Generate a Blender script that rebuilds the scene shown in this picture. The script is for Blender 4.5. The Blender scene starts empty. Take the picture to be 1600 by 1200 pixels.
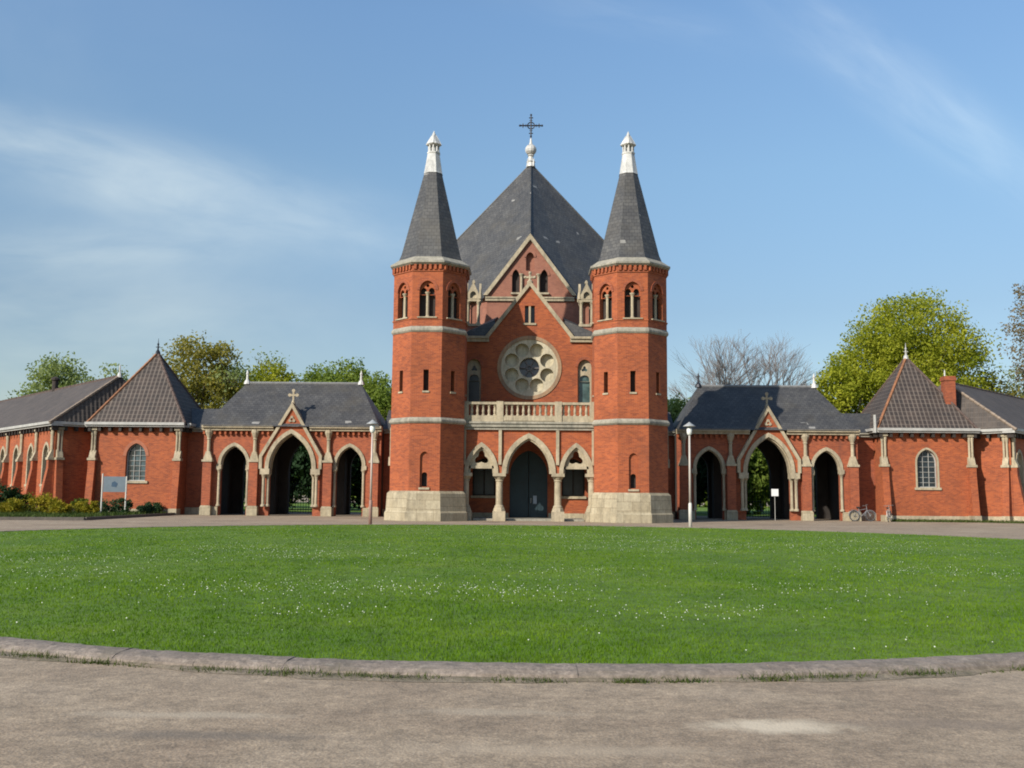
import bpy, bmesh, math, random
import numpy as np
from mathutils import Vector, Matrix
from mathutils.geometry import tessellate_polygon
R = math.radians
random.seed(7)
rng = np.random.default_rng(11)
scene = bpy.context.scene
COL = scene.collection

# ------------------------------------------------------------------ camera
def look(pitch, yaw, roll):
    p, y, r = R(pitch), R(yaw), R(roll)
    fw = Vector((-math.sin(y)*math.cos(p), math.cos(y)*math.cos(p), math.sin(p)))
    rt = Vector((math.cos(y), math.sin(y), 0)); up = rt.cross(fw)
    c, s = math.cos(r), math.sin(r)
    r2 = rt*c+up*s; u2 = up*c-rt*s
    return r2, u2, fw
rt, up, fw = look(6.34, 1.0, 0.5)
cd = bpy.data.cameras.new('camera'); cam = bpy.data.objects.new('camera', cd); COL.objects.link(cam)
cam.matrix_world = Matrix(((rt.x, up.x, -fw.x, 0), (rt.y, up.y, -fw.y, 0), (rt.z, up.z, -fw.z, 1.5), (0, 0, 0, 1)))
cd.sensor_width = 36; cd.lens = 35.0; cd.clip_start = 0.1; cd.clip_end = 6000
scene.camera = cam

# ------------------------------------------------------------------ light
SUN_AZ, SUN_EL = 43.0, 30.0
sdir = Vector((-math.sin(R(SUN_AZ))*math.cos(R(SUN_EL)), -math.cos(R(SUN_AZ))*math.cos(R(SUN_EL)), math.sin(R(SUN_EL))))
sl = bpy.data.lights.new('sun', 'SUN'); sl.energy = 4.8; sl.angle = R(0.5); sl.color = (1.0, 0.93, 0.82)
so = bpy.data.objects.new('sun', sl); COL.objects.link(so); so.rotation_euler = sdir.to_track_quat('Z', 'Y').to_euler(); so.location = (-60, -60, 80)

w = bpy.data.worlds.new('World'); scene.world = w; w.use_nodes = True
nt = w.node_tree; N = nt.nodes; L = nt.links; N.clear()
def nn(tree, typ, **kw):
    n = tree.nodes.new(typ)
    for k, v in kw.items():
        if k.startswith('i_'): n.inputs[k[2:].replace('_', ' ')].default_value = v
        else: setattr(n, k, v)
    return n
def math_n(tree, op, a, b=None, clamp=False):
    n = tree.nodes.new('ShaderNodeMath'); n.operation = op; n.use_clamp = clamp
    for i, v in enumerate((a, b)):
        if v is None: continue
        if isinstance(v, (int, float)): n.inputs[i].default_value = v
        else: tree.links.new(v, n.inputs[i])
    return n.outputs[0]
sky = nn(nt, 'ShaderNodeTexSky', sky_type='NISHITA', sun_disc=False, sun_elevation=R(SUN_EL), sun_rotation=R(180+SUN_AZ),
         air_density=1.0, dust_density=0.5, ozone_density=2.0, altitude=0)
tc = nn(nt, 'ShaderNodeTexCoord'); sp = nn(nt, 'ShaderNodeSeparateXYZ'); L.new(tc.outputs['Generated'], sp.inputs[0])
ys = math_n(nt, 'MAXIMUM', sp.outputs[1], 0.05)
u_ = math_n(nt, 'DIVIDE', sp.outputs[0], ys); v_ = math_n(nt, 'DIVIDE', sp.outputs[2], ys)
cmb = nn(nt, 'ShaderNodeCombineXYZ'); L.new(u_, cmb.inputs[0]); L.new(v_, cmb.inputs[1])
total = None
# cirrus banks: centre (u,v), angle, length, width, strength
for (cu, cv, ang, le, wi, st) in [(-0.42, 0.33, -13, 0.36, 0.062, 0.58), (-0.52, 0.365, -12, 0.25, 0.045, 0.3), (-0.27, 0.285, -10, 0.28, 0.06, 0.35),
                                  (-0.45, 0.245, 2, 0.26, 0.035, 0.38), (0.39, 0.42, -38, 0.26, 0.055, 0.46), (0.10, 0.50, -12, 0.22, 0.03, 0.16), (-0.50, 0.17, 0, 0.35, 0.06, 0.3), (-0.62, 0.16, 0, 0.65, 0.22, 0.58), (-0.6, 0.45, 0, 0.4, 0.2, 0.12)]:
    mp = nn(nt, 'ShaderNodeMapping', vector_type='TEXTURE'); L.new(cmb.outputs[0], mp.inputs[0])
    mp.inputs[1].default_value = (cu, cv, 0); mp.inputs[2].default_value = (0, 0, R(ang)); mp.inputs[3].default_value = (le, wi, 1)
    ln = nn(nt, 'ShaderNodeVectorMath', operation='LENGTH'); L.new(mp.outputs[0], ln.inputs[0])
    mr = nn(nt, 'ShaderNodeMapRange', interpolation_type='SMOOTHERSTEP'); L.new(ln.outputs['Value'], mr.inputs[0])
    mr.inputs[1].default_value = 1.25; mr.inputs[2].default_value = 0.0
    m2 = nn(nt, 'ShaderNodeMapping'); L.new(mp.outputs[0], m2.inputs[0]); m2.inputs[3].default_value = (1.1, 0.7, 1); m2.inputs[1].default_value = (cu*9, cv*13, 0)
    nz = nn(nt, 'ShaderNodeTexNoise'); L.new(m2.outputs[0], nz.inputs['Vector']); nz.inputs['Scale'].default_value = 1.7; nz.inputs['Detail'].default_value = 7; nz.inputs['Roughness'].default_value = 0.55; nz.inputs['Distortion'].default_value = 0.4
    nr = nn(nt, 'ShaderNodeMapRange'); L.new(nz.outputs[0], nr.inputs[0]); nr.inputs[1].default_value = 0.3; nr.inputs[2].default_value = 0.72
    a = math_n(nt, 'MULTIPLY', math_n(nt, 'MULTIPLY', mr.outputs[0], nr.outputs[0]), st)
    total = a if total is None else math_n(nt, 'ADD', total, a)
total = math_n(nt, 'MULTIPLY', total, 0.9)
# a hazier, less glaring band of sky towards the horizon than the clean-air model gives
hr = nn(nt, 'ShaderNodeValToRGB'); L.new(sp.outputs[2], hr.inputs[0]); e = hr.color_ramp.elements
e[0].position = 0.0; e[0].color = (0.52, 0.52, 0.53, 1); e[1].position = 0.45; e[1].color = (1.0, 1.10, 1.11, 1)
for p_, c_ in ((0.18, (0.66, 0.67, 0.66)), (0.31, (0.87, 0.93, 0.89))):
    q_ = e.new(p_); q_.color = (*c_, 1)
hm = nn(nt, 'ShaderNodeMix', data_type='RGBA', blend_type='MULTIPLY'); hm.inputs[0].default_value = 1.0
L.new(sky.outputs[0], hm.inputs[6]); L.new(hr.outputs[0], hm.inputs[7])
mx = nn(nt, 'ShaderNodeMix', data_type='RGBA', blend_type='ADD'); L.new(total, mx.inputs[0]); L.new(hm.outputs[2], mx.inputs[6]); mx.inputs[7].default_value = (2.2, 1.95, 1.2, 1)
bg = nn(nt, 'ShaderNodeBackground'); bg.inputs[1].default_value = 0.13; L.new(mx.outputs[2], bg.inputs[0])
wo = nn(nt, 'ShaderNodeOutputWorld'); L.new(bg.outputs[0], wo.inputs[0])

scene.view_settings.view_transform = 'Standard'; scene.view_settings.look = 'None'
scene.view_settings.exposure = 0.4; scene.view_settings.gamma = 1.0
scene.cycles.max_bounces = 6
scene.cycles.filter_width = 1.9

# ------------------------------------------------------------------ materials
def new_mat(name):
    m = bpy.data.materials.new(name); m.use_nodes = True
    t = m.node_tree; b = t.nodes['Principled BSDF']
    return m, t, b
def uvnode(t):
    return nn(t, 'ShaderNodeUVMap').outputs[0]
def noise(t, vec, scale, detail=4, rough=0.6, dist=0.0):
    n = nn(t, 'ShaderNodeTexNoise'); t.links.new(vec, n.inputs['Vector'])
    n.inputs['Scale'].default_value = scale; n.inputs['Detail'].default_value = detail; n.inputs['Roughness'].default_value = rough; n.inputs['Distortion'].default_value = dist
    return n.outputs[0]
def ramp(t, fac, stops):
    r = nn(t, 'ShaderNodeValToRGB'); t.links.new(fac, r.inputs[0])
    e = r.color_ramp.elements
    while len(e) < len(stops): e.new(0.5)
    for i, (p, c) in enumerate(stops):
        e[i].position = p; e[i].color = (c[0], c[1], c[2], 1) if not isinstance(c, (int, float)) else (c, c, c, 1)
    return r.outputs[0]
def mixc(t, fac, a, b, mode='MIX'):
    m = nn(t, 'ShaderNodeMix', data_type='RGBA', blend_type=mode)
    for i, v in ((0, fac), (6, a), (7, b)):
        if isinstance(v, (int, float)): m.inputs[i].default_value = v
        elif isinstance(v, tuple): m.inputs[i].default_value = (v[0], v[1], v[2], 1)
        else: t.links.new(v, m.inputs[i])
    return m.outputs[2]
def bump(t, b, h, strength=0.3, dist=0.02):
    n = nn(t, 'ShaderNodeBump'); n.inputs['Strength'].default_value = strength; n.inputs['Distance'].default_value = dist
    t.links.new(h, n.inputs['Height']); t.links.new(n.outputs[0], b.inputs['Normal'])
def objpos(t):
    return nn(t, 'ShaderNodeNewGeometry').outputs['Position']
def mat_brick(name, c1, c2, mortar, stain=0.5):
    m, t, b = new_mat(name); uv = uvnode(t)
    br = nn(t, 'ShaderNodeTexBrick'); t.links.new(uv, br.inputs['Vector'])
    for k, v in (('Scale', 1.0), ('Mortar Size', 0.007), ('Mortar Smooth', 0.2), ('Brick Width', 0.25), ('Row Height', 0.077), ('Bias', -0.1)): br.inputs[k].default_value = v
    br.inputs['Color1'].default_value = (*c1, 1); br.inputs['Color2'].default_value = (*c2, 1); br.inputs['Mortar'].default_value = (*mortar, 1)
    pos = objpos(t)
    n1 = noise(t, pos, 0.55, 6, 0.65); n2 = noise(t, pos, 3.1, 5, 0.6)
    c = mixc(t, 1.0, br.outputs[0], ramp(t, n1, [(0.3, (0.78, 0.77, 0.76)), (0.5, (1, 1, 1)), (0.7, (1.08, 1.08, 1.06))]), 'MULTIPLY')
    c = mixc(t, 1.0, c, ramp(t, n2, [(0.3, (0.9, 0.89, 0.89)), (0.6, (1.04, 1.04, 1.04))]), 'MULTIPLY')
    mpb = nn(t, 'ShaderNodeMapping'); t.links.new(pos, mpb.inputs[0]); mpb.inputs[3].default_value = (1.2, 1.2, 5.0)
    c = mixc(t, 1.0, c, ramp(t, noise(t, mpb.outputs[0], 1.6, 5, 0.7), [(0.32, (0.93, 0.92, 0.92)), (0.68, (1.06, 1.06, 1.06))]), 'MULTIPLY')
    # sooty patches
    mpn = nn(t, 'ShaderNodeMapping'); t.links.new(pos, mpn.inputs[0]); mpn.inputs[3].default_value = (1.3, 1.3, 0.35)
    n3 = noise(t, mpn.outputs[0], 1.0, 6, 0.7)
    c = mixc(t, math_n(t, 'MULTIPLY', ramp(t, n3, [(0.54, 0), (0.78, 1)]), stain), c, (0.09, 0.05, 0.04))
    t.links.new(c, b.inputs['Base Color']); b.inputs['Roughness'].default_value = 0.85
    bump(t, b, br.outputs[1], -0.25, 0.008)
    return m
def mat_stone(name, ca, cb, cdark=(0.12, 0.11, 0.09), block=None, rough=0.85):
    m, t, b = new_mat(name); pos = objpos(t)
    n1 = noise(t, pos, 1.6, 7, 0.65); c = ramp(t, n1, [(0.32, ca), (0.68, cb)])
    mpn = nn(t, 'ShaderNodeMapping'); t.links.new(pos, mpn.inputs[0]); mpn.inputs[3].default_value = (1.6, 1.6, 0.5)
    n3 = noise(t, mpn.outputs[0], 1.1, 7, 0.72)
    c = mixc(t, ramp(t, n3, [(0.46, 0), (0.74, 0.8)]), c, cdark)
    mps = nn(t, 'ShaderNodeMapping'); t.links.new(pos, mps.inputs[0]); mps.inputs[3].default_value = (5.5, 5.5, 0.5)
    c = mixc(t, ramp(t, noise(t, mps.outputs[0], 1.0, 5, 0.7), [(0.5, 0), (0.72, 0.55)]), c, cdark)
    c = mixc(t, 1.0, c, ramp(t, noise(t, pos, 8, 5, 0.7), [(0.32, 0.82), (0.68, 1.1)]), 'MULTIPLY')
    if block:
        uv = uvnode(t); br = nn(t, 'ShaderNodeTexBrick'); t.links.new(uv, br.inputs['Vector'])
        for k, v in (('Scale', 1.0), ('Mortar Size', 0.012), ('Brick Width', block[0]), ('Row Height', block[1])): br.inputs[k].default_value = v
        br.inputs['Color1'].default_value = (1, 1, 1, 1); br.inputs['Color2'].default_value = (0.82, 0.8, 0.77, 1); br.inputs['Mortar'].default_value = (0.5, 0.46, 0.4, 1)
        c = mixc(t, 1.0, c, br.outputs[0], 'MULTIPLY')
    t.links.new(c, b.inputs['Base Color']); b.inputs['Roughness'].default_value = rough
    bump(t, b, noise(t, pos, 9, 6, 0.7), 0.35, 0.02)
    return m
def mat_slate(name, c1, c2, patch=0.985):
    m, t, b = new_mat(name); uv = uvnode(t); pos = objpos(t)
    br = nn(t, 'ShaderNodeTexBrick'); t.links.new(uv, br.inputs['Vector'])
    for k, v in (('Scale', 1.0), ('Mortar Size', 0.012), ('Brick Width', 0.3), ('Row Height', 0.22)): br.inputs[k].default_value = v
    br.inputs['Color1'].default_value = (*c1, 1); br.inputs['Color2'].default_value = (*c2, 1); br.inputs['Mortar'].default_value = (0.02, 0.02, 0.022, 1)
    n1 = noise(t, pos, 0.8, 7, 0.7); n2 = noise(t, pos, 5, 4, 0.6)
    c = mixc(t, 1.0, br.outputs[0], ramp(t, n1, [(0.3, (0.65, 0.65, 0.66)), (0.7, (1.3, 1.28, 1.22))]), 'MULTIPLY')
    c = mixc(t, 1.0, c, ramp(t, n2, [(0.3, 0.8), (0.7, 1.15)]), 'MULTIPLY')
    # a few replaced, paler slates
    mp = nn(t, 'ShaderNodeMapping'); t.links.new(uv, mp.inputs[0]); mp.inputs[3].default_value = (2.2, 4.5, 1)
    vo = nn(t, 'ShaderNodeTexVoronoi', distance='CHEBYCHEV'); t.links.new(mp.outputs[0], vo.inputs['Vector']); vo.inputs['Scale'].default_value = 1.0; vo.inputs['Randomness'].default_value = 0.6
    sx = nn(t, 'ShaderNodeSeparateColor'); t.links.new(vo.outputs['Color'], sx.inputs[0])
    c = mixc(t, math_n(t, 'GREATER_THAN', sx.outputs[0], patch), c, (0.28, 0.27, 0.25))
    # brownish moss / lichen film
    n4 = noise(t, pos, 0.45, 5, 0.7)
    c = mixc(t, ramp(t, n4, [(0.5, 0), (0.72, 0.5)]), c, (0.085, 0.072, 0.05))
    t.links.new(c, b.inputs['Base Color']); b.inputs['Roughness'].default_value = 0.6
    bump(t, b, br.outputs[1], -0.4, 0.02)
    return m
def mat_tile(name, c1, c2, joint):
    m, t, b = new_mat(name); uv = uvnode(t); pos = objpos(t)
    br = nn(t, 'ShaderNodeTexBrick'); t.links.new(uv, br.inputs['Vector']); br.offset = 0.0
    for k, v in (('Scale', 1.0), ('Mortar Size', 0.035), ('Mortar Smooth', 0.6), ('Brick Width', 0.30), ('Row Height', 0.36)): br.inputs[k].default_value = v
    br.inputs['Color1'].default_value = (*c1, 1); br.inputs['Color2'].default_value = (*c2, 1); br.inputs['Mortar'].default_value = (*joint, 1)
    n1 = noise(t, pos, 0.9, 6, 0.7)
    c = mixc(t, 1.0, br.outputs[0], ramp(t, n1, [(0.3, (0.65, 0.63, 0.62)), (0.7, (1.25, 1.2, 1.15))]), 'MULTIPLY')
    t.links.new(c, b.inputs['Base Color']); b.inputs['Roughness'].default_value = 0.75
    sx = nn(t, 'ShaderNodeSeparateXYZ'); t.links.new(uv, sx.inputs[0])
    wv = math_n(t, 'SINE', math_n(t, 'MULTIPLY', sx.outputs[0], 2*math.pi/0.30))
    sw = math_n(t, 'FRACT', math_n(t, 'DIVIDE', sx.outputs[1], 0.36))
    bump(t, b, math_n(t, 'SUBTRACT', math_n(t, 'MULTIPLY', wv, 0.5), sw), 0.45, 0.05)
    return m
def mat_plain(name, c, rough=0.6, metal=0.0, var=0.15, scale=3.0):
    m, t, b = new_mat(name); pos = objpos(t)
    n1 = noise(t, pos, scale, 5, 0.65)
    cc = ramp(t, n1, [(0.3, tuple(x*(1-var) for x in c)), (0.7, tuple(min(1, x*(1+var)) for x in c))])
    t.links.new(cc, b.inputs['Base Color']); b.inputs['Roughness'].default_value = rough; b.inputs['Metallic'].default_value = metal
    return m
def mat_glass(name, c, rough=0.12):
    m, t, b = new_mat(name); pos = objpos(t)
    cc = ramp(t, noise(t, pos, 2.5, 3, 0.5), [(0.35, tuple(x*0.6 for x in c)), (0.65, tuple(x*1.3 for x in c))])
    t.links.new(cc, b.inputs['Base Color']); b.inputs['Roughness'].default_value = rough
    b.inputs['Specular IOR Level'].default_value = 0.6
    bump(t, b, noise(t, pos, 4, 2, 0.5), 0.15, 0.02)
    return m
def mat_leaf(name, ca, cb, scale=0.9, trans=0.45, fine=0):
    m, t, b = new_mat(name); pos = objpos(t)
    cc = ramp(t, noise(t, pos, scale, 4, 0.6), [(0.33, ca), (0.67, cb)])
    if fine: cc = mixc(t, 1.0, cc, ramp(t, noise(t, pos, fine, 5, 0.7), [(0.3, (0.62, 0.66, 0.6)), (0.5, (1, 1, 1)), (0.72, (1.3, 1.16, 1.35))]), 'MULTIPLY')
    out = t.nodes['Material Output']
    t.links.new(cc, b.inputs['Base Color']); b.inputs['Roughness'].default_value = 0.6; b.inputs['Specular IOR Level'].default_value = 0.1
    tr = nn(t, 'ShaderNodeBsdfTranslucent'); t.links.new(mixc(t, 1.0, cc, (1.2, 1.25, 0.6), 'MULTIPLY'), tr.inputs[0])
    ms = nn(t, 'ShaderNodeMixShader'); ms.inputs[0].default_value = trans
    t.links.new(b.outputs[0], ms.inputs[1]); t.links.new(tr.outputs[0], ms.inputs[2]); t.links.new(ms.outputs[0], out.inputs[0])
    return m

BRICK = mat_brick('orange red brick', (0.41, 0.093, 0.022), (0.245, 0.048, 0.014), (0.35, 0.145, 0.078), 0.25)
BRICK_OLD = mat_brick('weathered pink brick', (0.33, 0.125, 0.075), (0.27, 0.095, 0.06), (0.30, 0.18, 0.13), 0.5)
BRICK_DARK = mat_brick('arcade brick', (0.375, 0.086, 0.028), (0.22, 0.044, 0.017), (0.31, 0.14, 0.08), 0.55)
STONE = mat_stone('pale sandstone', (0.40, 0.33, 0.215), (0.54, 0.455, 0.315), (0.17, 0.15, 0.11))
STONE_BLOCK = mat_stone('sandstone blocks', (0.42, 0.355, 0.235), (0.55, 0.475, 0.33), (0.22, 0.19, 0.13), (0.95, 0.5))
STONE_ROSE = mat_stone('paler rose window stone', (0.52, 0.455, 0.32), (0.66, 0.59, 0.43), (0.27, 0.24, 0.17))
STONE_GREY = mat_stone('weathered grey stone', (0.30, 0.28, 0.22), (0.44, 0.40, 0.32), (0.13, 0.13, 0.11))
SLATE = mat_slate('dark slate', (0.062, 0.062, 0.064), (0.095, 0.093, 0.09), 0.995)
SLATE2 = mat_slate('charcoal slate', (0.056, 0.056, 0.059), (0.084, 0.083, 0.083), 0.997)
TILE = mat_tile('brown pantiles', (0.042, 0.033, 0.029), (0.064, 0.047, 0.039), (0.145, 0.12, 0.10))
RIDGE = mat_plain('ridge tile terracotta', (0.30, 0.13, 0.06), 0.8, 0, 0.35, 4)
RIDGE_GREY = mat_plain('lead ridge strip', (0.22, 0.22, 0.22), 0.6, 0, 0.3, 4)
LEAD = mat_stone('whitened lead', (0.60, 0.59, 0.55), (0.74, 0.73, 0.69), (0.25, 0.25, 0.24), None, 0.55)
ZINC = mat_plain('zinc gutter', (0.42, 0.41, 0.38), 0.5, 0.0, 0.2, 2)
IRON = mat_plain('dark wrought iron', (0.03, 0.032, 0.04), 0.5, 0.6, 0.2)
DARKWOOD = mat_plain('dark timber', (0.03, 0.022, 0.017), 0.8, 0, 0.3)
DOORM = mat_plain('dark blue green door paint', (0.009, 0.032, 0.042), 0.55, 0, 0.3, 2)
GLASS = mat_glass('leaded window glass', (0.05, 0.085, 0.10))
GLASS_DARK = mat_glass('dark window glass', (0.012, 0.014, 0.016), 0.35)
GLASS_SLATE = mat_glass('dull slate glass', (0.022, 0.032, 0.038), 0.25)
GLASS_TEAL = mat_glass('teal window glass', (0.07, 0.12, 0.115))
PLASTER = mat_plain('passage plaster with painted shade', (0.035, 0.028, 0.024), 0.9, 0, 0.3, 1)  # near-black base colour paints in the deep shade inside the gateways
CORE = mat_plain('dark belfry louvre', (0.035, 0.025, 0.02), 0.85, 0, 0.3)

# ------------------------------------------------------------------ mesh builder
OR = {}   # world origin of every built object
def Fr(o, u, wv):
    return (Vector(o), Vector(u).normalized(), Vector((0, 0, 1)), Vector(wv).normalized())
def facade(y, x=0.0): return Fr((x, y, 0), (1, 0, 0), (0, -1, 0))
class MB:
    def __init__(self): self.bm = bmesh.new()
    def pt(self, F, u, v, w): return F[0]+F[1]*u+F[2]*v+F[3]*w
    def plate(self, F, outer, holes=(), w0=0, w1=0.1):
        loops = [list(outer)]+[list(h) for h in holes]
        tris = tessellate_polygon([[Vector((x, y, 0)) for x, y in l] for l in loops])
        flat = [p for l in loops for p in l]
        fr = [self.bm.verts.new(self.pt(F, x, y, w1)) for x, y in flat]
        bk = [self.bm.verts.new(self.pt(F, x, y, w0)) for x, y in flat]
        for a, b, c in tris:
            try:
                self.bm.faces.new((fr[a], fr[b], fr[c])); self.bm.faces.new((bk[c], bk[b], bk[a]))
            except ValueError: pass
        i = 0
        for l in loops:
            n = len(l)
            for k in range(n):
                a, b = i+k, i+(k+1) % n
                try: self.bm.faces.new((fr[a], bk[a], bk[b], fr[b]))
                except ValueError: pass
            i += n
        return self
    def box(self, F, u0, u1, v0, v1, w0, w1):
        return self.plate(F, [(u0, v0), (u1, v0), (u1, v1), (u0, v1)], (), w0, w1)
    def face(self, *pts):
        try: self.bm.faces.new([self.bm.verts.new(Vector(p)) for p in pts])
        except ValueError: pass
        return self
    def lathe(self, c, prof, seg=8, phase=0.0, sq=1.0, cap=True):
        rings = []
        for r, z in prof:
            rings.append([self.bm.verts.new((c[0]+r*math.cos(phase+2*math.pi*k/seg), c[1]+r*math.sin(phase+2*math.pi*k/seg)*sq, z)) for k in range(seg)])
        for a, b in zip(rings, rings[1:]):
            for k in range(seg): self.bm.faces.new((a[k], a[(k+1) % seg], b[(k+1) % seg], b[k]))
        if cap:
            self.bm.faces.new(list(reversed(rings[0]))); self.bm.faces.new(rings[-1])
        return self
    def octo(self, c, prof, cap=True):     # apothem profile, flats facing the axes
        k = 1/math.cos(math.pi/8)
        return self.lathe(c, [(r*k, z) for r, z in prof], 8, math.pi/8, 1, cap)
    def tube(self, p0, p1, r0, r1=None, seg=6, cap=True):
        p0, p1 = Vector(p0), Vector(p1); r1 = r0 if r1 is None else r1
        d = (p1-p0).normalized(); a = d.orthogonal().normalized(); b = d.cross(a)
        A = [self.bm.verts.new(p0+(a*math.cos(t)+b*math.sin(t))*r0) for t in [2*math.pi*k/seg for k in range(seg)]]
        B = [self.bm.verts.new(p1+(a*math.cos(t)+b*math.sin(t))*r1) for t in [2*math.pi*k/seg for k in range(seg)]]
        for k in range(seg): self.bm.faces.new((A[k], A[(k+1) % seg], B[(k+1) % seg], B[k]))
        if cap: self.bm.faces.new(A[::-1]); self.bm.faces.new(B)
        return self
    def ring(self, c, n, rad, r, seg=20, s2=5):   # torus
        c = Vector(c); n = Vector(n).normalized(); a = n.orthogonal().normalized(); b = n.cross(a)
        V = []
        for i in range(seg):
            t = 2*math.pi*i/seg; e = a*math.cos(t)+b*math.sin(t)
            V.append([self.bm.verts.new(c+e*(rad+r*math.cos(s))+n*r*math.sin(s)) for s in [2*math.pi*j/s2 for j in range(s2)]])
        for i in range(seg):
            for j in range(s2): self.bm.faces.new((V[i][j], V[(i+1) % seg][j], V[(i+1) % seg][(j+1) % s2], V[i][(j+1) % s2]))
        return self
    def ball(self, c, r, sz=1.0, seg=12):
        n = 8; prof = [(max(1e-3, r*math.sin(math.pi*i/n)), c[2]-r*sz*math.cos(math.pi*i/n)) for i in range(n+1)]
        return self.lathe(c, prof, seg)
    def build(self, name, mat, parent=None, smooth=False, bevel=0.0):
        bm = self.bm
        bmesh.ops.recalc_face_normals(bm, faces=bm.faces[:])
        uvl = bm.loops.layers.uv.new('UVMap')
        for f in bm.faces:
            n = f.normal
            if abs(n.z) > 0.97: t = Vector((1, 0, 0)); s = Vector((0, 1, 0))
            else:
                t = Vector((-n.y, n.x, 0)).normalized(); s = n.cross(t)
            for l in f.loops:
                p = l.vert.co; l[uvl].uv = (p.dot(t), p.dot(s))
            f.smooth = smooth
        o0 = OR.get(parent.name, Vector((0, 0, 0))) if parent else Vector((0, 0, 0))
        bmesh.ops.translate(bm, verts=bm.verts[:], vec=-o0)
        me = bpy.data.meshes.new(name); bm.to_mesh(me); bm.free(); me.materials.append(mat)
        o = bpy.data.objects.new(name, me); COL.objects.link(o)
        if parent: o.parent = parent
        OR[o.name] = o0.copy()
        if bevel:
            md = o.modifiers.new('bevel', 'BEVEL'); md.width = bevel; md.segments = 2; md.limit_method = 'ANGLE'
        return o
def thing(name, label, cat, loc, group=None):
    o = bpy.data.objects.new(name, None); COL.objects.link(o); o.location = loc; o.empty_display_size = 0.5
    o['label'] = label; o['category'] = cat
    if group: o['group'] = group
    OR[o.name] = Vector(loc); return o
def tag(o, label, cat, group=None, kind=None):
    o['label'] = label; o['category'] = cat
    if group: o['group'] = group
    if kind: o['kind'] = kind
    return o
def arch(cx, b, z0, zs, za, n=9, down=True):
    """pointed (or round) arch outline, counter-clockwise from lower right"""
    h = za-zs; pts = []
    if h > b*1.02:
        Rr = (h*h+b*b)/(2*b); am = math.acos((Rr-b)/Rr)
        right = [(cx+b-Rr+Rr*math.cos(am*i/n), zs+Rr*math.sin(am*i/n)) for i in range(n+1)]
    else:
        right = [(cx+b*math.cos(math.pi/2*i/n), zs+h*math.sin(math.pi/2*i/n)) for i in range(n+1)]
    left = [(2*cx-x, z) for x, z in right[-2::-1]]
    a = right+left
    if down and z0 < zs: a = [(cx+b, z0)]+a+[(cx-b, z0)]
    return a
def circ(cx, cz, r, n=20, ph=0): return [(cx+r*math.cos(ph+2*math.pi*k/n), cz+r*math.sin(ph+2*math.pi*k/n)) for k in range(n)]
def rect(x0, x1, z0, z1): return [(x0, z0), (x1, z0), (x1, z1), (x0, z1)]
def band(cx, b, zs, za, t, z0=None, n=9):
    """stone band round an arch: inside half-width b, thickness t"""
    z0 = zs if z0 is None else z0
    o = arch(cx, b+t, z0, zs, za+t*1.1, n); i = arch(cx, b-0.02, z0, zs, za-0.02, n)
    return o+i[::-1]
def wallpoly(x0, x1, top, openings, z0=0.0):
    """wall outline with openings that reach its foot; top = points from right to left"""
    pts = [(x0, z0)]
    for (cx, b, zs, za) in sorted(openings):
        pts += arch(cx, b, z0, zs, za)[::-1]
    pts += [(x1, z0)]+list(top)
    return pts
def trefoil(cx, cz, r, n=36):
    q = lambda t: r*(0.76+0.24*math.cos(3*(t-math.pi/2)))
    return [(cx+q(t)*math.cos(t), cz+q(t)*math.sin(t)) for t in [2*math.pi*k/n for k in range(n)]]
def column(mb, c, z0, z1, r, ped=None):
    prof = []
    prof += [(r*1.6, z0), (r*1.6, z0+r*0.9), (r*1.25, z0+r*1.3), (r, z0+r*1.7), (r*0.97, z1-r*2.4), (r*1.2, z1-r*2.2), (r*1.05, z1-r*1.9), (r*1.7, z1-r*0.7), (r*1.8, z1-r*0.6), (r*1.8, z1)]
    mb.lathe(c, prof, 12)

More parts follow.
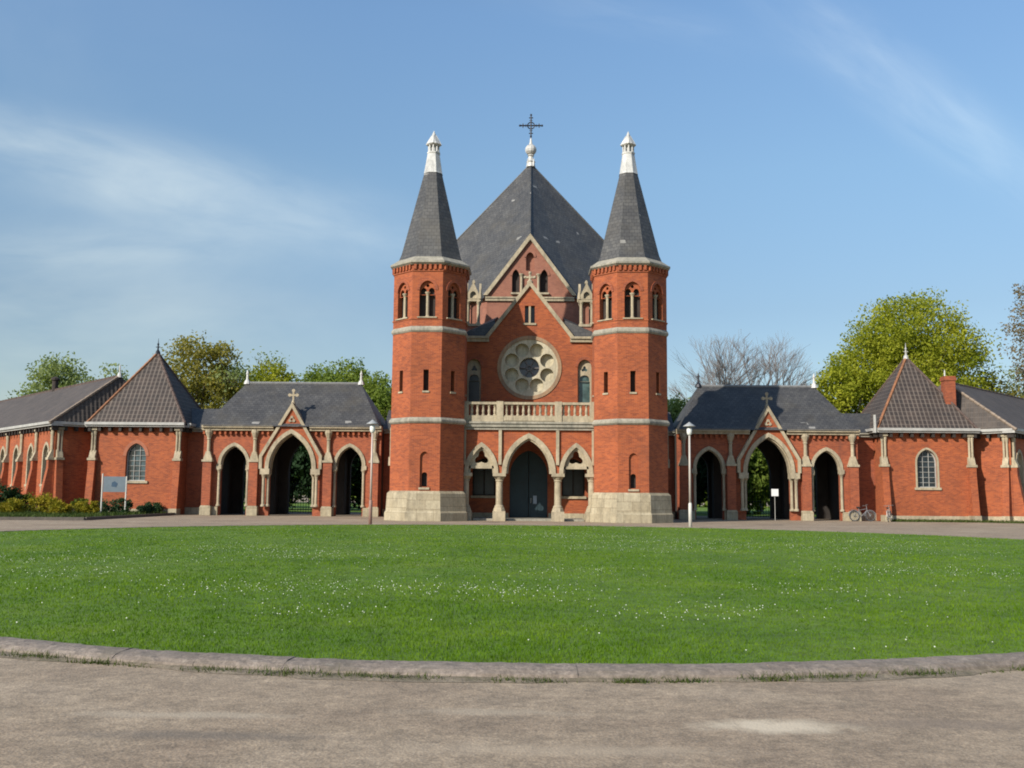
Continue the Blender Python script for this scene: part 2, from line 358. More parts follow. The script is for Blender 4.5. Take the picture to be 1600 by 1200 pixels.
# ------------------------------------------------------------------ ground, lawn, kerb
LC, LR = (0.0, 28.05), 19.75
def RF(x, y):
    """outline of the island: round behind, slightly flattened shoulders in front"""
    dx = np.asarray(x, dtype=float)-LC[0]; dy = np.asarray(y, dtype=float)-LC[1]
    t = np.arctan2(dx, -dy); return np.where(np.abs(t) < np.pi/2, 1-0.086*np.sin(2*t)**2, 1.0)
def on_lawn(x, y, rad):
    return (x-LC[0])**2+(y-LC[1])**2 < (rad*RF(x, y))**2
def grid_obj(name, x0, x1, y0, y1, z, mat):
    mb = MB(); mb.face((x0, y0, z), (x1, y0, z), (x1, y1, z), (x0, y1, z)); return mb.build(name, mat)
def mat_ground():
    m, t, b = new_mat('worn pinkish asphalt'); pos = objpos(t)
    n1 = noise(t, pos, 0.35, 6, 0.62, 0.6); n2 = noise(t, pos, 2.6, 6, 0.7); n3 = noise(t, pos, 60, 3, 0.7)
    c = ramp(t, n1, [(0.3, (0.27, 0.195, 0.13)), (0.52, (0.355, 0.268, 0.18)), (0.72, (0.43, 0.335, 0.235))])
    c = mixc(t, 1.0, c, ramp(t, n2, [(0.3, 0.72), (0.7, 1.22)]), 'MULTIPLY')
    c = mixc(t, 1.0, c, ramp(t, noise(t, pos, 9, 5, 0.75), [(0.32, 0.72), (0.68, 1.25)]), 'MULTIPLY')
    c = mixc(t, 1.0, c, ramp(t, noise(t, pos, 26, 3, 0.7), [(0.34, 0.8), (0.66, 1.18)]), 'MULTIPLY')
    c = mixc(t, 1.0, c, ramp(t, n3, [(0.3, 0.62), (0.7, 1.35)]), 'MULTIPLY')
    vo = nn(t, 'ShaderNodeTexVoronoi'); t.links.new(pos, vo.inputs['Vector']); vo.inputs['Scale'].default_value = 45
    c = mixc(t, ramp(t, vo.outputs['Distance'], [(0.12, 0.5), (0.26, 0)]), c, (0.42, 0.38, 0.33))
    # bleached sandy patch in the road, and a long darker wash
    for (cx, cy, sx, sy, col, st) in [(1.62, 6.78, 0.62, 0.24, (0.68, 0.57, 0.42), 0.85), (-2.3, 6.9, 0.9, 0.13, (0.50, 0.41, 0.30), 0.6), (-0.3, 7.1, 0.7, 0.14, (0.46, 0.38, 0.28), 0.5), (-2.0, 6.35, 1.2, 0.14, (0.17, 0.14, 0.11), 0.6), (2.9, 6.9, 1.0, 0.2, (0.21, 0.16, 0.12), 0.5), (0.2, 6.1, 1.3, 0.18, (0.48, 0.38, 0.27), 0.5)]:
        mp = nn(t, 'ShaderNodeMapping', vector_type='TEXTURE'); t.links.new(pos, mp.inputs[0]); mp.inputs[1].default_value = (cx, cy, 0); mp.inputs[3].default_value = (sx, sy, 1)
        ln = nn(t, 'ShaderNodeVectorMath', operation='LENGTH'); t.links.new(mp.outputs[0], ln.inputs[0])
        d = math_n(t, 'ADD', ln.outputs['Value'], math_n(t, 'MULTIPLY', math_n(t, 'SUBTRACT', noise(t, pos, 3.5, 5, 0.65), 0.5), 1.5))
        c = mixc(t, math_n(t, 'MULTIPLY', ramp(t, d, [(0.35, 1), (1.0, 0)]), st), c, col)
    t.links.new(c, b.inputs['Base Color']); b.inputs['Roughness'].default_value = 0.92
    bump(t, b, math_n(t, 'ADD', n3, math_n(t, 'MULTIPLY', vo.outputs['Distance'], -0.6)), 0.5, 0.01)
    return m
g = grid_obj('ground', -900, 900, -60, 1800, 0.0, mat_ground()); g['kind'] = 'structure'

def mat_lawn():
    m, t, b = new_mat('lawn soil and moss'); pos = objpos(t)
    n1 = noise(t, pos, 0.35, 6, 0.65); n2 = noise(t, pos, 4, 6, 0.7)
    c = ramp(t, n1, [(0.3, (0.075, 0.16, 0.006)), (0.5, (0.11, 0.205, 0.009)), (0.72, (0.165, 0.245, 0.016))])
    c = mixc(t, 1.0, c, ramp(t, n2, [(0.3, 0.6), (0.7, 1.3)]), 'MULTIPLY')
    t.links.new(c, b.inputs['Base Color']); b.inputs['Roughness'].default_value = 0.95
    bump(t, b, noise(t, pos, 25, 4, 0.7), 0.8, 0.05)
    return m
def lawn_z(x, y):
    r2 = ((x-LC[0])**2+(y-LC[1])**2)/(LR*RF(x, y))**2
    return 0.062+0.10*(1-r2)
mb = MB(); rings = []
for i in range(0, 14):
    r = 19.42*i/13
    ring = []
    for k in range(96 if i else 1):
        ca, sa = math.cos(2*math.pi*k/96), math.sin(2*math.pi*k/96); f_ = float(RF(LC[0]+ca, LC[1]+sa))
        ring.append(mb.bm.verts.new((LC[0]+r*f_*ca, LC[1]+r*f_*sa, float(lawn_z(LC[0]+r, LC[1])))))
    rings.append(ring)
for i in range(13):
    for k in range(96):
        if i == 0: mb.bm.faces.new((rings[0][0], rings[1][k], rings[1][(k+1) % 96]))
        else: mb.bm.faces.new((rings[i][k], rings[i+1][k], rings[i+1][(k+1) % 96], rings[i][(k+1) % 96]))
lawn = mb.build('lawn', mat_lawn(), smooth=True); lawn['kind'] = 'structure'

# kerb: ring of worn kerb stones, about 0.95 m each
def mat_kerb():
    m, t, b = new_mat('worn concrete kerb'); pos = objpos(t)
    n1 = noise(t, pos, 1.6, 6, 0.65); n2 = noise(t, pos, 14, 6, 0.75)
    c = ramp(t, n1, [(0.3, (0.20, 0.158, 0.125)), (0.7, (0.30, 0.245, 0.20))])
    c = mixc(t, 1.0, c, ramp(t, n2, [(0.3, 0.55), (0.7, 1.35)]), 'MULTIPLY')
    c = mixc(t, 1.0, c, ramp(t, noise(t, pos, 40, 4, 0.75), [(0.3, 0.7), (0.7, 1.25)]), 'MULTIPLY')
    c = mixc(t, ramp(t, noise(t, pos, 2.3, 6, 0.75), [(0.5, 0), (0.72, 0.7)]), c, (0.14, 0.12, 0.085))
    c = mixc(t, ramp(t, noise(t, pos, 7, 6, 0.75), [(0.58, 0), (0.72, 0.6)]), c, (0.40, 0.35, 0.28))
    t.links.new(c, b.inputs['Base Color']); b.inputs['Roughness'].default_value = 0.9
    bump(t, b, n2, 0.6, 0.02)
    return m
KERB = mat_kerb()
mb = MB(); nst = 150; prof = [(19.38, 0.0), (19.38, 0.078), (19.45, 0.086), (19.58, 0.082), (19.67, 0.066), (19.72, 0.04), (19.74, 0.0)]
for s in range(nst):
    a0 = 2*math.pi*s/nst+0.00005; a1 = 2*math.pi*(s+1)/nst-0.00005; dz = random.uniform(-0.003, 0.003); dr = random.uniform(-0.004, 0.004)
    rows = []
    for i in range(10):
        a = a0+(a1-a0)*i/9
        f_ = float(RF(LC[0]+math.cos(a), LC[1]+math.sin(a)))
        rows.append([mb.bm.verts.new((LC[0]+(r-19.75+19.75*f_+dr)*math.cos(a), LC[1]+(r-19.75+19.75*f_+dr)*math.sin(a), z+(dz+random.uniform(-0.0045, 0.0045) if z > 0 else -0.02))) for r, z in prof])
    for A, B in zip(rows, rows[1:]):
        for k in range(len(prof)-1): mb.bm.faces.new((A[k], A[k+1], B[k+1], B[k]))
    mb.bm.faces.new(rows[0]); mb.bm.faces.new(rows[-1][::-1])
kerb = mb.build('kerb', KERB, smooth=False); kerb['kind'] = 'structure'

def mat_dirt():
    m, t, b = new_mat('mossy grit along the kerb'); pos = objpos(t)
    c = ramp(t, noise(t, pos, 3.5, 6, 0.75), [(0.34, (0.13, 0.115, 0.06)), (0.5, (0.22, 0.175, 0.12)), (0.68, (0.33, 0.265, 0.185))])
    c = mixc(t, 1.0, c, ramp(t, noise(t, pos, 24, 4, 0.75), [(0.3, 0.65), (0.7, 1.3)]), 'MULTIPLY')
    t.links.new(c, b.inputs['Base Color']); b.inputs['Roughness'].default_value = 0.95
    bump(t, b, noise(t, pos, 30, 5, 0.75), 0.8, 0.02); return m
mb = MB(); prev = None; rnd = random.Random(5); NS = 420; wob = [0.10+0.07*math.sin(k*0.61+2*math.sin(k*0.13))+rnd.uniform(-0.05, 0.06) for k in range(NS)]
for k in range(NS+1):
    a = 2*math.pi*k/NS; f_ = 19.75*float(RF(LC[0]+math.cos(a), LC[1]+math.sin(a))); wv = max(0.02, wob[k % NS])
    row = [mb.bm.verts.new((LC[0]+(f_+o)*math.cos(a), LC[1]+(f_+o)*math.sin(a), z)) for o, z in ((-0.03, 0.022), (wv*0.45, 0.013), (wv, 0.003))]
    if prev:
        for j in range(2): mb.bm.faces.new((prev[j], prev[j+1], row[j+1], row[j]))
    prev = row
dirt = mb.build('kerb_dirt', mat_dirt(), smooth=True); dirt['kind'] = 'structure'

# ------------------------------------------------------------------ numpy scatter meshes
def tri_mesh(name, verts, nper, mat, parent=None, origin=None):
    """verts: (n*nper,3); one face per nper vertices"""
    v = np.asarray(verts, dtype=np.float32)
    if origin is not None: v = v-np.asarray(origin, dtype=np.float32)
    nf = len(v)//nper
    me = bpy.data.meshes.new(name); me.vertices.add(len(v)); me.vertices.foreach_set('co', v.ravel())
    me.loops.add(len(v)); me.loops.foreach_set('vertex_index', np.arange(len(v), dtype=np.int32))
    me.polygons.add(nf); me.polygons.foreach_set('loop_start', np.arange(nf, dtype=np.int32)*nper)
    me.update(calc_edges=True); me.validate(); me.materials.append(mat)
    o = bpy.data.objects.new(name, me); COL.objects.link(o)
    if parent: o.parent = parent
    return o
def blades(x, y, z, h, wd, lean=0.5):
    n = len(x); a = rng.uniform(0, 2*np.pi, n); la = rng.uniform(0, 2*np.pi, n); ll = rng.uniform(0, lean, n)*h
    p0 = np.stack([x-np.cos(a)*wd/2, y-np.sin(a)*wd/2, z], 1); p1 = np.stack([x+np.cos(a)*wd/2, y+np.sin(a)*wd/2, z], 1)
    p2 = np.stack([x+np.cos(la)*ll, y+np.sin(la)*ll, z+h], 1)
    return np.stack([p0, p1, p2], 1).reshape(-1, 3)
def vnoise(x, y, s, seed):
    r = np.random.default_rng(seed); out = np.zeros_like(x)
    for k in range(7):
        th = r.uniform(0, 2*np.pi); f = s*r.uniform(0.5, 2.2); out += np.sin((x*np.cos(th)+y*np.sin(th))*f+r.uniform(0, 6.28)+1.3*np.sin((y*np.cos(th)-x*np.sin(th))*f*0.7))
    return out/3.0
n = 420000
d = 7.9*(48/7.9)**rng.random(n); a = rng.uniform(-0.86, 0.86, n); x = np.sin(a)*d; y = np.cos(a)*d
k = on_lawn(x, y, 19.42); x, y, d = x[k], y[k], d[k]
patch = vnoise(x, y, 0.9, 3)
h = (0.022+0.007*np.clip(patch, -1, 1.2)+rng.uniform(0, 0.016, len(x)))*(1+0.3*(rng.random(len(x)) > 0.97))
GRASS = mat_leaf('lawn grass blades', (0.095, 0.205, 0.006), (0.19, 0.31, 0.016), 0.45, 0.4, 2.2)
gr = tri_mesh('lawn_grass', blades(x, y, lawn_z(x, y)-0.005, np.maximum(h, 0.012), 0.009*(d/8)**0.75, 0.8), 3, GRASS)
tag(gr, 'short bright green grass covering the round lawn', 'grass', kind='stuff')
# daisies in drifts
drifts = [(-6.6, 24, 1.6), (-4.7, 21.6, 1.3), (-4.4, 14.8, 1.0), (-3.3, 14.4, 0.9), (-1.7, 14.6, 0.9), (-0.7, 14.7, 0.9), (0.2, 14.5, 0.7), (5, 28.9, 1.8), (3.8, 25.7, 1.5), (8.4, 25.9, 1.6), (6.8, 18.9, 1.0), (8.1, 19.1, 1.2), (2.7, 12.7, 0.5), (1.7, 12, 0.5), (-10, 20, 1.5), (10.5, 31, 1.6), (1.5, 33, 1.8), (-2.5, 12, 0.5), (0.9, 18, 0.8), (4.6, 15.2, 0.7), (-8, 17, 1.0)]
px_, py_ = [], []
for (dx, dy, dr) in drifts:
    m_ = int(110*dr*dr+30); px_.append(rng.normal(dx, dr*0.95, m_)); py_.append(rng.normal(dy, dr*0.8, m_))
rr = 19*np.sqrt(rng.random(2200)); th = rng.uniform(0, 2*np.pi, 2200); px_.append(LC[0]+rr*np.cos(th)); py_.append(LC[1]+rr*np.sin(th))
x = np.concatenate(px_); y = np.concatenate(py_); k = on_lawn(x, y, 19.1); x, y = x[k], y[k]; m_ = len(x)
sz = rng.uniform(0.004, 0.0085, m_); zz = lawn_z(x, y)+rng.uniform(0.025, 0.045, m_); tl = rng.uniform(-0.9, 0.3, m_)
hexv = []
for j in range(6):
    an = j*np.pi/3; hexv.append(np.stack([x+sz*np.cos(an), y+sz*np.sin(an)*np.cos(tl*0.9), zz-sz*np.sin(an)*np.sin(tl)], 1))
DAISY = mat_plain('daisy petals', (0.70, 0.71, 0.60), 0.8, 0, 0.1, 30)
dz = tri_mesh('daisies', np.stack(hexv, 1).reshape(-1, 3), 6, DAISY); tag(dz, 'tiny white daisies scattered in drifts over the lawn', 'daisies', kind='stuff')
# weeds in the kerb joint
xs, ys, hs, ws = [], [], [], []
for q in range(330):
    a0 = rng.uniform(R(180), R(360)); dens = rng.uniform(0.1, 1.12) ** 4
    wr = 19.75*float(RF(LC[0]+math.cos(a0), LC[1]+math.sin(a0)))+0.03; cxx, cyy = LC[0]+wr*math.cos(a0), LC[1]+wr*math.sin(a0); nb = int(5+110*dens)
    tt = rng.normal(0, 0.04+0.09*dens, nb); sd = rng.normal(0.02, 0.03, nb)
    xs.append(cxx-math.sin(a0)*tt+math.cos(a0)*sd); ys.append(cyy+math.cos(a0)*tt+math.sin(a0)*sd); hs.append(rng.uniform(0.01, 0.022+0.045*dens, nb)); ws.append(np.full(nb, 0.011))
WEED = mat_leaf('kerb weeds', (0.05, 0.085, 0.018), (0.12, 0.14, 0.04), 4, 0.3)
wd = tri_mesh('kerb_weeds', blades(np.concatenate(xs), np.concatenate(ys), np.zeros(sum(map(len, xs))), np.concatenate(hs), np.concatenate(ws), 1.2), 3, WEED)
tag(wd, 'small weeds growing in the joint along the kerb foot', 'weeds', kind='stuff')

# ------------------------------------------------------------------ chapel
chapel = thing('chapel', 'red brick chapel with twin octagonal spired towers, rose window and steep slate roof', 'chapel', (0, 60, 0))
TY, TX, AP = 57.5, 5.8, 2.08
S8 = 2*AP*math.tan(math.pi/8)
def face_frame(c, k, ap):
    a = k*math.pi/4; W = Vector((math.sin(a), -math.cos(a), 0)); U = Vector((math.cos(a), math.sin(a), 0))
    return (Vector((c[0], c[1], 0))+W*ap, U, Vector((0, 0, 1)), W)
def build_tower(sx):
    c = (sx*TX, TY); mb = MB()
    for k in range(8):
        F = face_frame(c, k, AP)
        holes = [arch(0, 0.46, 11.38, 13.0, 13.55), rect(-0.15, 0.15, 7.25, 8.45)+[]]
        if k in (0,): holes.append(arch(0, 0.25, 1.85, 3.55, 3.85))
        mb.plate(F, rect(-S8/2, S8/2, 1.0, 14.6), holes, -0.32, 0)
    tw = mb.build('tower', BRICK, chapel)
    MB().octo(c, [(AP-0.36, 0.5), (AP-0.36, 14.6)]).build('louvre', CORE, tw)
    MB().octo(c, [(2.34, -0.02), (2.34, 0.45), (2.27, 0.55), (2.22, 1.52), (2.08, 1.66), (1.9, 1.67)]).build('plinth', STONE_BLOCK, tw)
    MB().octo(c, [(1.9, 5.42), (2.12, 5.43), (2.20, 5.52), (2.20, 5.62), (2.09, 5.76), (1.9, 5.77)], False).build('string_course', STONE_GREY, tw)
    MB().octo(c, [(1.9, 10.58), (2.11, 10.59), (2.17, 10.68), (2.17, 10.78), (2.09, 10.92), (1.9, 10.93)], False).build('string_course', STONE_GREY, tw)
    MB().octo(c, [(1.9, 11.30), (2.115, 11.30), (2.115, 11.38), (1.9, 11.385)], False).build('string_course', BRICK, tw)
    mb = MB()
    mb.octo(c, [(1.9, 14.44), (2.17, 14.45), (2.30, 14.56), (2.30, 14.66), (2.20, 14.72), (1.80, 15.02), (1.6, 15.03)], False)
    mb.build('cornice', STONE_GREY, tw)
    mb = MB()
    for k in range(8):
        F = face_frame(c, k, AP)
        for j in range(6): u = (j-2.5)*0.285; mb.box(F, u-0.07, u+0.07, 14.18, 14.46, -0.05, 0.13)
        mb.box(F, -S8/2-0.02, S8/2+0.02, 14.08, 14.18, -0.05, 0.05)
    mb.build('corbel_table', BRICK, tw)
    sp_ = MB().octo(c, [(1.84, 14.98), (1.70, 15.35), (0.50, 20.5)]).build('spire', SLATE, tw)
    mb = MB(); kk = 1/math.cos(math.pi/8)
    MB().octo(c, [(0.55, 20.4), (0.52, 20.5), (0.35, 21.62), (0.38, 21.68), (0.38, 21.74), (0.2, 21.75)]).build('spire_cap', LEAD, tw)
    mb = MB()
    mb.octo(c, [(0.17, 21.70), (0.15, 22.35)])
    for k in range(8):
        a = k*math.pi/4; x, y = c[0]+0.30*math.cos(a), c[1]+0.30*math.sin(a)
        mb.tube((x, y, 21.72), (x, y, 22.20), 0.05, 0.045)
    mb.octo(c, [(0.36, 22.18), (0.42, 22.24), (0.34, 22.34), (0.10, 22.82), (0.10, 22.88), (0.015, 23.10)])
    for k in range(4):
        a = k*math.pi/2+math.pi/4*0; W = Vector((math.sin(a), -math.cos(a), 0)); U = Vector((math.cos(a), math.sin(a), 0))
        F = (Vector((c[0], c[1], 0))+W*0.36, U, Vector((0, 0, 1)), W)
        e = Vector((c[0], c[1], 0)); q1 = e+W*0.36; q2 = e+W*0.13
        mb.tube((q1.x, q1.y, 22.2), (q2.x, q2.y, 22.84), 0.13, 0.012, 5)
    mb.build('finial', LEAD, tw)
    for k in range(8):
        F = face_frame(c, k, AP); mb = MB()
        mb.plate(F, arch(0, 0.47, 12.72, 13.0, 13.56), [arch(-0.225, 0.165, 12.75, 12.95, 13.15, 5), arch(0.225, 0.165, 12.75, 12.95, 13.15, 5), circ(0, 13.27, 0.09, 10)], -0.26, -0.14)
        mb.build('tympanum', BRICK, tw); mb = MB()
        p = mb.pt(F, 0, 0, -0.16); column(mb, (p.x, p.y), 11.42, 12.9, 0.085)
        mb.box(F, -0.56, 0.56, 11.385, 11.45, -0.3, 0.1)
        mb.build('belfry_window', STONE, tw)
        mb = MB(); mb.plate(F, band(0, 0.47, 13.0, 13.56, 0.13), (), -0.1, 0.035); mb.build('arch_band', BRICK_DARK, tw)
        mb = MB(); mb.box(F, -0.2, 0.2, 7.15, 7.25, -0.28, 0.06); mb.build('sill', STONE, tw)
    F = face_frame(c, 0, AP); mb = MB()
    mb.plate(F, rect(-0.3, 0.3, 1.8, 3.9), [arch(0, 0.15, 1.9, 2.55, 2.7, 5)], -0.22, -0.13); mb.build('niche', BRICK, tw)
    MB().box(F, -0.3, 0.3, 1.74, 1.855, -0.2, 0.08).build('sill', STONE, tw)
    # small stone bracket on the outer flank facing the arcade
    F = face_frame(c, 6 if sx < 0 else 2, AP); mb = MB()
    mb.box(F, -0.14, 0.14, 3.6, 5.3, -0.05, 0.14); mb.plate(F, [(-0.2, 3.1), (0.2, 3.1), (0.16, 3.6), (-0.16, 3.6)], (), -0.05, 0.2); mb.build('bracket', STONE, tw)
    return tw
for sx in (-1, 1): build_tower(sx)

# facade with rose window
FY = 60.8; F = facade(FY)
def sidewin(cx): return arch(cx, 0.43, 7.0, 9.35, 9.82)
mb = MB()
mb.plate(F, wallpoly(-4.7, 4.7, [(4.7, 11.05), (2.62, 11.05), (0, 14.4), (-2.62, 11.05), (-4.7, 11.05)], [(0, 1.15, 2.7, 4.2)]),
         [circ(0, 9.28, 1.78, 40), sidewin(-3.4), sidewin(3.4), rect(-0.31, -0.07, 12.05, 13.15), rect(0.07, 0.31, 12.05, 13.15), arch(-2.72, 0.70, 1.42, 2.9, 3.7), arch(2.72, 0.70, 1.42, 2.9, 3.7)], -0.5, 0)
fac = mb.build('facade_wall', BRICK, chapel)
mb = MB()
holes = [circ(0, 9.28, 0.62, 28)]
for k in range(8):
    a = k*math.pi/4+math.pi/8; holes.append(circ(1.17*math.cos(a), 9.28+1.17*math.sin(a), 0.425, 18))
mb.plate(F, circ(0, 9.28, 1.80, 40), holes, -0.44, -0.02)
rose = mb.build('rose_window', STONE_ROSE, chapel)
mb = MB(); mb.plate(F, circ(0, 9.28, 1.79, 40), [circ(0, 9.28, 0.64, 24)], -0.46, -0.37)
mb.build('rosette', STONE_ROSE, rose)
MB().plate(F, circ(0, 9.28, 0.66, 24), (), -0.46, -0.41).build('pane', mat_glass('violet grey glass', (0.07, 0.065, 0.085), 0.2), rose)
mb = MB()
for k in range(6):
    a = k*math.pi/3
    mb.plate(F, [(0.05*math.cos(a+1.57)+0.1*math.cos(a), 9.28+0.05*math.sin(a+1.57)+0.1*math.sin(a)), (0.03*math.cos(a+1.57)+0.63*math.cos(a), 9.28+0.03*math.sin(a+1.57)+0.63*math.sin(a)), (-0.03*math.cos(a+1.57)+0.63*math.cos(a), 9.28-0.03*math.sin(a+1.57)+0.63*math.sin(a)), (-0.05*math.cos(a+1.57)+0.1*math.cos(a), 9.28-0.05*math.sin(a+1.57)+0.1*math.sin(a))], (), -0.27, -0.2)
mb.plate(F, circ(0, 9.28, 0.2, 14), [circ(0, 9.28, 0.11, 10)], -0.27, -0.19); mb.build('tracery', mat_plain('sooty tracery', (0.13, 0.12, 0.12), 0.8), rose)
MB().plate(F, circ(0, 9.28, 1.98, 48), [circ(0, 9.28, 1.76, 48)], -0.15, 0.05).build('moulding', mat_stone('tan moulded brick', (0.33, 0.2, 0.11), (0.42, 0.27, 0.16)), rose)
for s in (-1, 1):
    cx = 3.4*s; mb = MB()
    mb.plate(F, arch(cx, 0.45, 8.45, 9.35, 9.84), [trefoil(cx, 9.22, 0.2), arch(cx, 0.3, 8.46, 8.6, 8.85, 6)], -0.3, -0.2)
    mb.box(F, cx-0.44, cx-0.33, 7.0, 8.45, -0.3, -0.2); mb.box(F, cx+0.33, cx+0.44, 7.0, 8.45, -0.3, -0.2)
    wn = mb.build('niche_window', STONE, chapel)
    MB().plate(F, arch(cx, 0.45, 7.0, 9.35, 9.84), (), -0.40, -0.34).build('pane', GLASS_TEAL if s > 0 else GLASS_DARK, wn)
    mb = MB(); mb.plate(F, band(cx, 0.43, 9.35, 9.82, 0.16), (), -0.1, 0.04); mb.build('arch_band', BRICK_DARK, wn)
mb = MB(); mb.box(F, -0.06, 0.06, 12.05, 13.1, -0.16, 0.03); mb.box(F, -0.4, 0.4, 11.93, 12.05, -0.2, 0.08); sw = mb.build('slit_window', STONE, chapel)
MB().box(F, -0.33, 0.33, 12.0, 13.2, -0.4, -0.32).build('pane', GLASS_DARK, sw)
MB().plate(F, [(-2.85, 11.08), (-2.56, 11.08), (0, 14.38), (2.56, 11.08), (2.85, 11.08), (0, 14.72)], (), -0.55, 0.14).build('gable_coping', STONE, chapel)
for s in (-1, 1):
    a, b = sorted((2.5*s, 4.7*s)); mb = MB(); mb.box(F, a, b, 10.86, 11.06, -0.5, 0.16); mb.box(F, a, b, 11.06, 11.2, -0.5, 0.26); mb.build('wall_coping', STONE, chapel)
mb = MB()
mb.lathe((0, FY+0.2), [(0.16, 14.55), (0.2, 14.7), (0.09, 14.8), (0.07, 15.15), (0.1, 15.2)], 8); mb.box(F, -0.3, 0.3, 14.92, 15.04, -0.28, -0.13); mb.ball((0, FY+0.2, 15.26), 0.1)
for s in (-1, 1): mb.ball((s*0.3, FY+0.2, 14.98), 0.1)
mb.build('gable_cross', STONE, chapel)
# vestibule body and roof behind the facade
mb = MB()
mb.box(Fr((-4.3, 64, 0), (0, -1, 0), (-1, 0, 0)), -3.4, 3.0, 0, 11.0, -0.4, 0.3); mb.build('side_wall', BRICK, chapel); mb = MB(); mb.box(Fr((4.3, 64, 0), (0, 1, 0), (1, 0, 0)), -3.0, 3.4, 0, 11.0, -0.4, 0.3)
mb.build('side_wall', BRICK, chapel)
mb = MB()
for s in (-1, 1):
    mb.face((s*4.75, 60.85, 11.12), (s*4.75, 67.2, 11.12), (s*2.2, 67.2, 13.6), (s*2.2, 61.2, 12.3))
    mb.face((s*2.9, 60.7, 11.1), (0, 60.7, 14.55), (0, 67.3, 14.55), (s*2.9, 67.3, 11.1))
    mb.face((s*4.75, 60.85, 11.12), (s*2.2, 61.2, 12.3), (s*1.8, 60.85, 11.12))
mb.build('porch_roof', SLATE2, chapel)
# portico between the towers
PY = 57.3; F = facade(PY)
mb = MB()
ops = [(-2.72, 0.76, 2.75, 4.25), (0, 1.3, 2.75, 4.75), (2.72, 0.76, 2.75, 4.25)]
mb.plate(F, wallpoly(-3.9, 3.9, [(3.9, 5.25), (-3.9, 5.25)], ops, 2.7), (), -0.45, 0)
por = mb.build('portico', BRICK, chapel)
for (cx, b, zs, za) in ops:
    mb = MB(); mb.plate(F, band(cx, b, zs, za, 0.25 if b > 1 else 0.22, 2.7), (), -0.3, 0.09); mb.plate(F, band(cx, b-0.1, zs, za-0.1, 0.11, 2.7), (), -0.42, -0.06); mb.build('archivolt', STONE, por)
for s in (-1, 1):
    cx = 2.72*s; mb = MB()
    mb.plate(F, arch(cx, 0.70, 3.02, 3.03, 4.18)+[] if False else [(cx-0.69, 3.02), (cx+0.69, 3.02)]+[p for p in arch(cx, 0.70, 2.7, 2.75, 4.2)[1:-1] if p[1] > 3.03], [trefoil(cx, 3.58, 0.43)], -0.28, -0.12)
    mb.box(F, cx-0.72, cx+0.72, 2.98, 3.14, -0.32, -0.06); mb.build('tympanum', STONE, por)
    MB().box(F, 1.65*s-0.09, 1.65*s+0.09, 3.2, 5.2, -0.1, 0.14).build('pilaster_strip', STONE, por)
    MB().box(F, 3.72*s-0.11, 3.72*s+0.11, 3.2, 5.2, -0.1, 0.12).build('pilaster_strip', STONE, por)
for cx in (-3.62, -1.68, 1.68, 3.62):
    mb = MB(); cy = PY+0.22
    mb.box(Fr((cx, cy, 0), (1, 0, 0), (0, -1, 0)), -0.36, 0.36, 0, 0.55, -0.36, 0.36); mb.octo((cx, cy), [(0.34, 0.55), (0.3, 0.72), (0.22, 0.8)])
    mb.lathe((cx, cy), [(0.27, 0.75), (0.27, 0.83), (0.2, 0.92), (0.19, 2.25), (0.24, 2.28), (0.21, 2.34), (0.33, 2.52), (0.36, 2.56)], 14)
    mb.box(Fr((cx, cy, 0), (1, 0, 0), (0, -1, 0)), -0.37, 0.37, 2.54, 2.72, -0.37, 0.37); mb.build('column', STONE, por)
mb = MB(); mb.box(F, -3.9, 3.9, 5.2, 5.36, -0.5, 0.16); mb.box(F, -3.9, 3.9, 5.36, 5.55, -0.5, 0.26); mb.box(F, -3.9, 3.9, 5.55, 5.66, -0.5, 0.34); mb.build('cornice', STONE_GREY, por)
mb = MB(); mb.box(F, -3.9, 3.9, 4.95, 5.4, -3.1, -0.45); mb.build('balcony_slab', STONE_GREY, por)
mb = MB(); mb.box(F, -3.9, 3.9, 5.66, 6.02, -0.1, 0.2); mb.box(F, -3.9, 3.9, 6.66, 6.80, -0.12, 0.22)
for cx in (-3.68, -1.68, 1.68, 3.68): mb.box(F, cx-0.2, cx+0.2, 5.66, 6.84, -0.16, 0.26)
mb.box(F, -1.5, 1.5, 5.72, 5.95, 0.2, 0.24)
bal = mb.build('balustrade', STONE, por)
xs_ = [-3.3+0.33*i for i in range(5)]+[-1.3+0.325*i for i in range(9)]+[1.98+0.33*i for i in range(5)]
first = None
for x in xs_:
    if first is None:
        mb = MB(); mb.lathe((x, PY-0.05), [(0.1, 6.0), (0.1, 6.06), (0.06, 6.12), (0.085, 6.28), (0.05, 6.5), (0.09, 6.58), (0.1, 6.67)], 10); first = mb.build('baluster', STONE, bal); x0 = x
    else:
        o = first.copy(); COL.objects.link(o); o.parent = bal; o.location.x += x-x0
# door and back windows inside the portico
F = facade(FY)
mb = MB()
for s in (-1, 1):
    mb.plate(F, [(s*0.02, 0.02), (s*1.15, 0.02)]+([(x, z) for x, z in arch(0, 1.15, 0, 2.7, 4.2) if x*s > 0.03 and z > 0.1] if s > 0 else [(x, z) for x, z in arch(0, 1.15, 0, 2.7, 4.2)[::-1] if x*s > 0.03 and z > 0.1])+[(s*0.02, 4.18)], (), -0.35, -0.27)
    for i in range(5): mb.box(F, s*0.14+s*0.2*i-0.012, s*0.14+s*0.2*i+0.012, 0.05, 3.0, -0.27, -0.25)
    for z in (0.15, 1.2, 2.3): mb.box(F, min(s*0.05, s*1.1), max(s*0.05, s*1.1), z, z+0.12, -0.27, -0.235)
door = mb.build('door', DOORM, chapel)
mb = MB(); mb.tube((0.15, FY+0.2, 1.0), (0.15, FY+0.2, 1.3), 0.025); mb.build('handle', ZINC, door)
MB().box(F, 0.28, 0.5, 0.95, 1.45, -0.25, -0.22).build('notice_sheet', mat_plain('pale notice sheet', (0.35, 0.42, 0.5), 0.6), door)
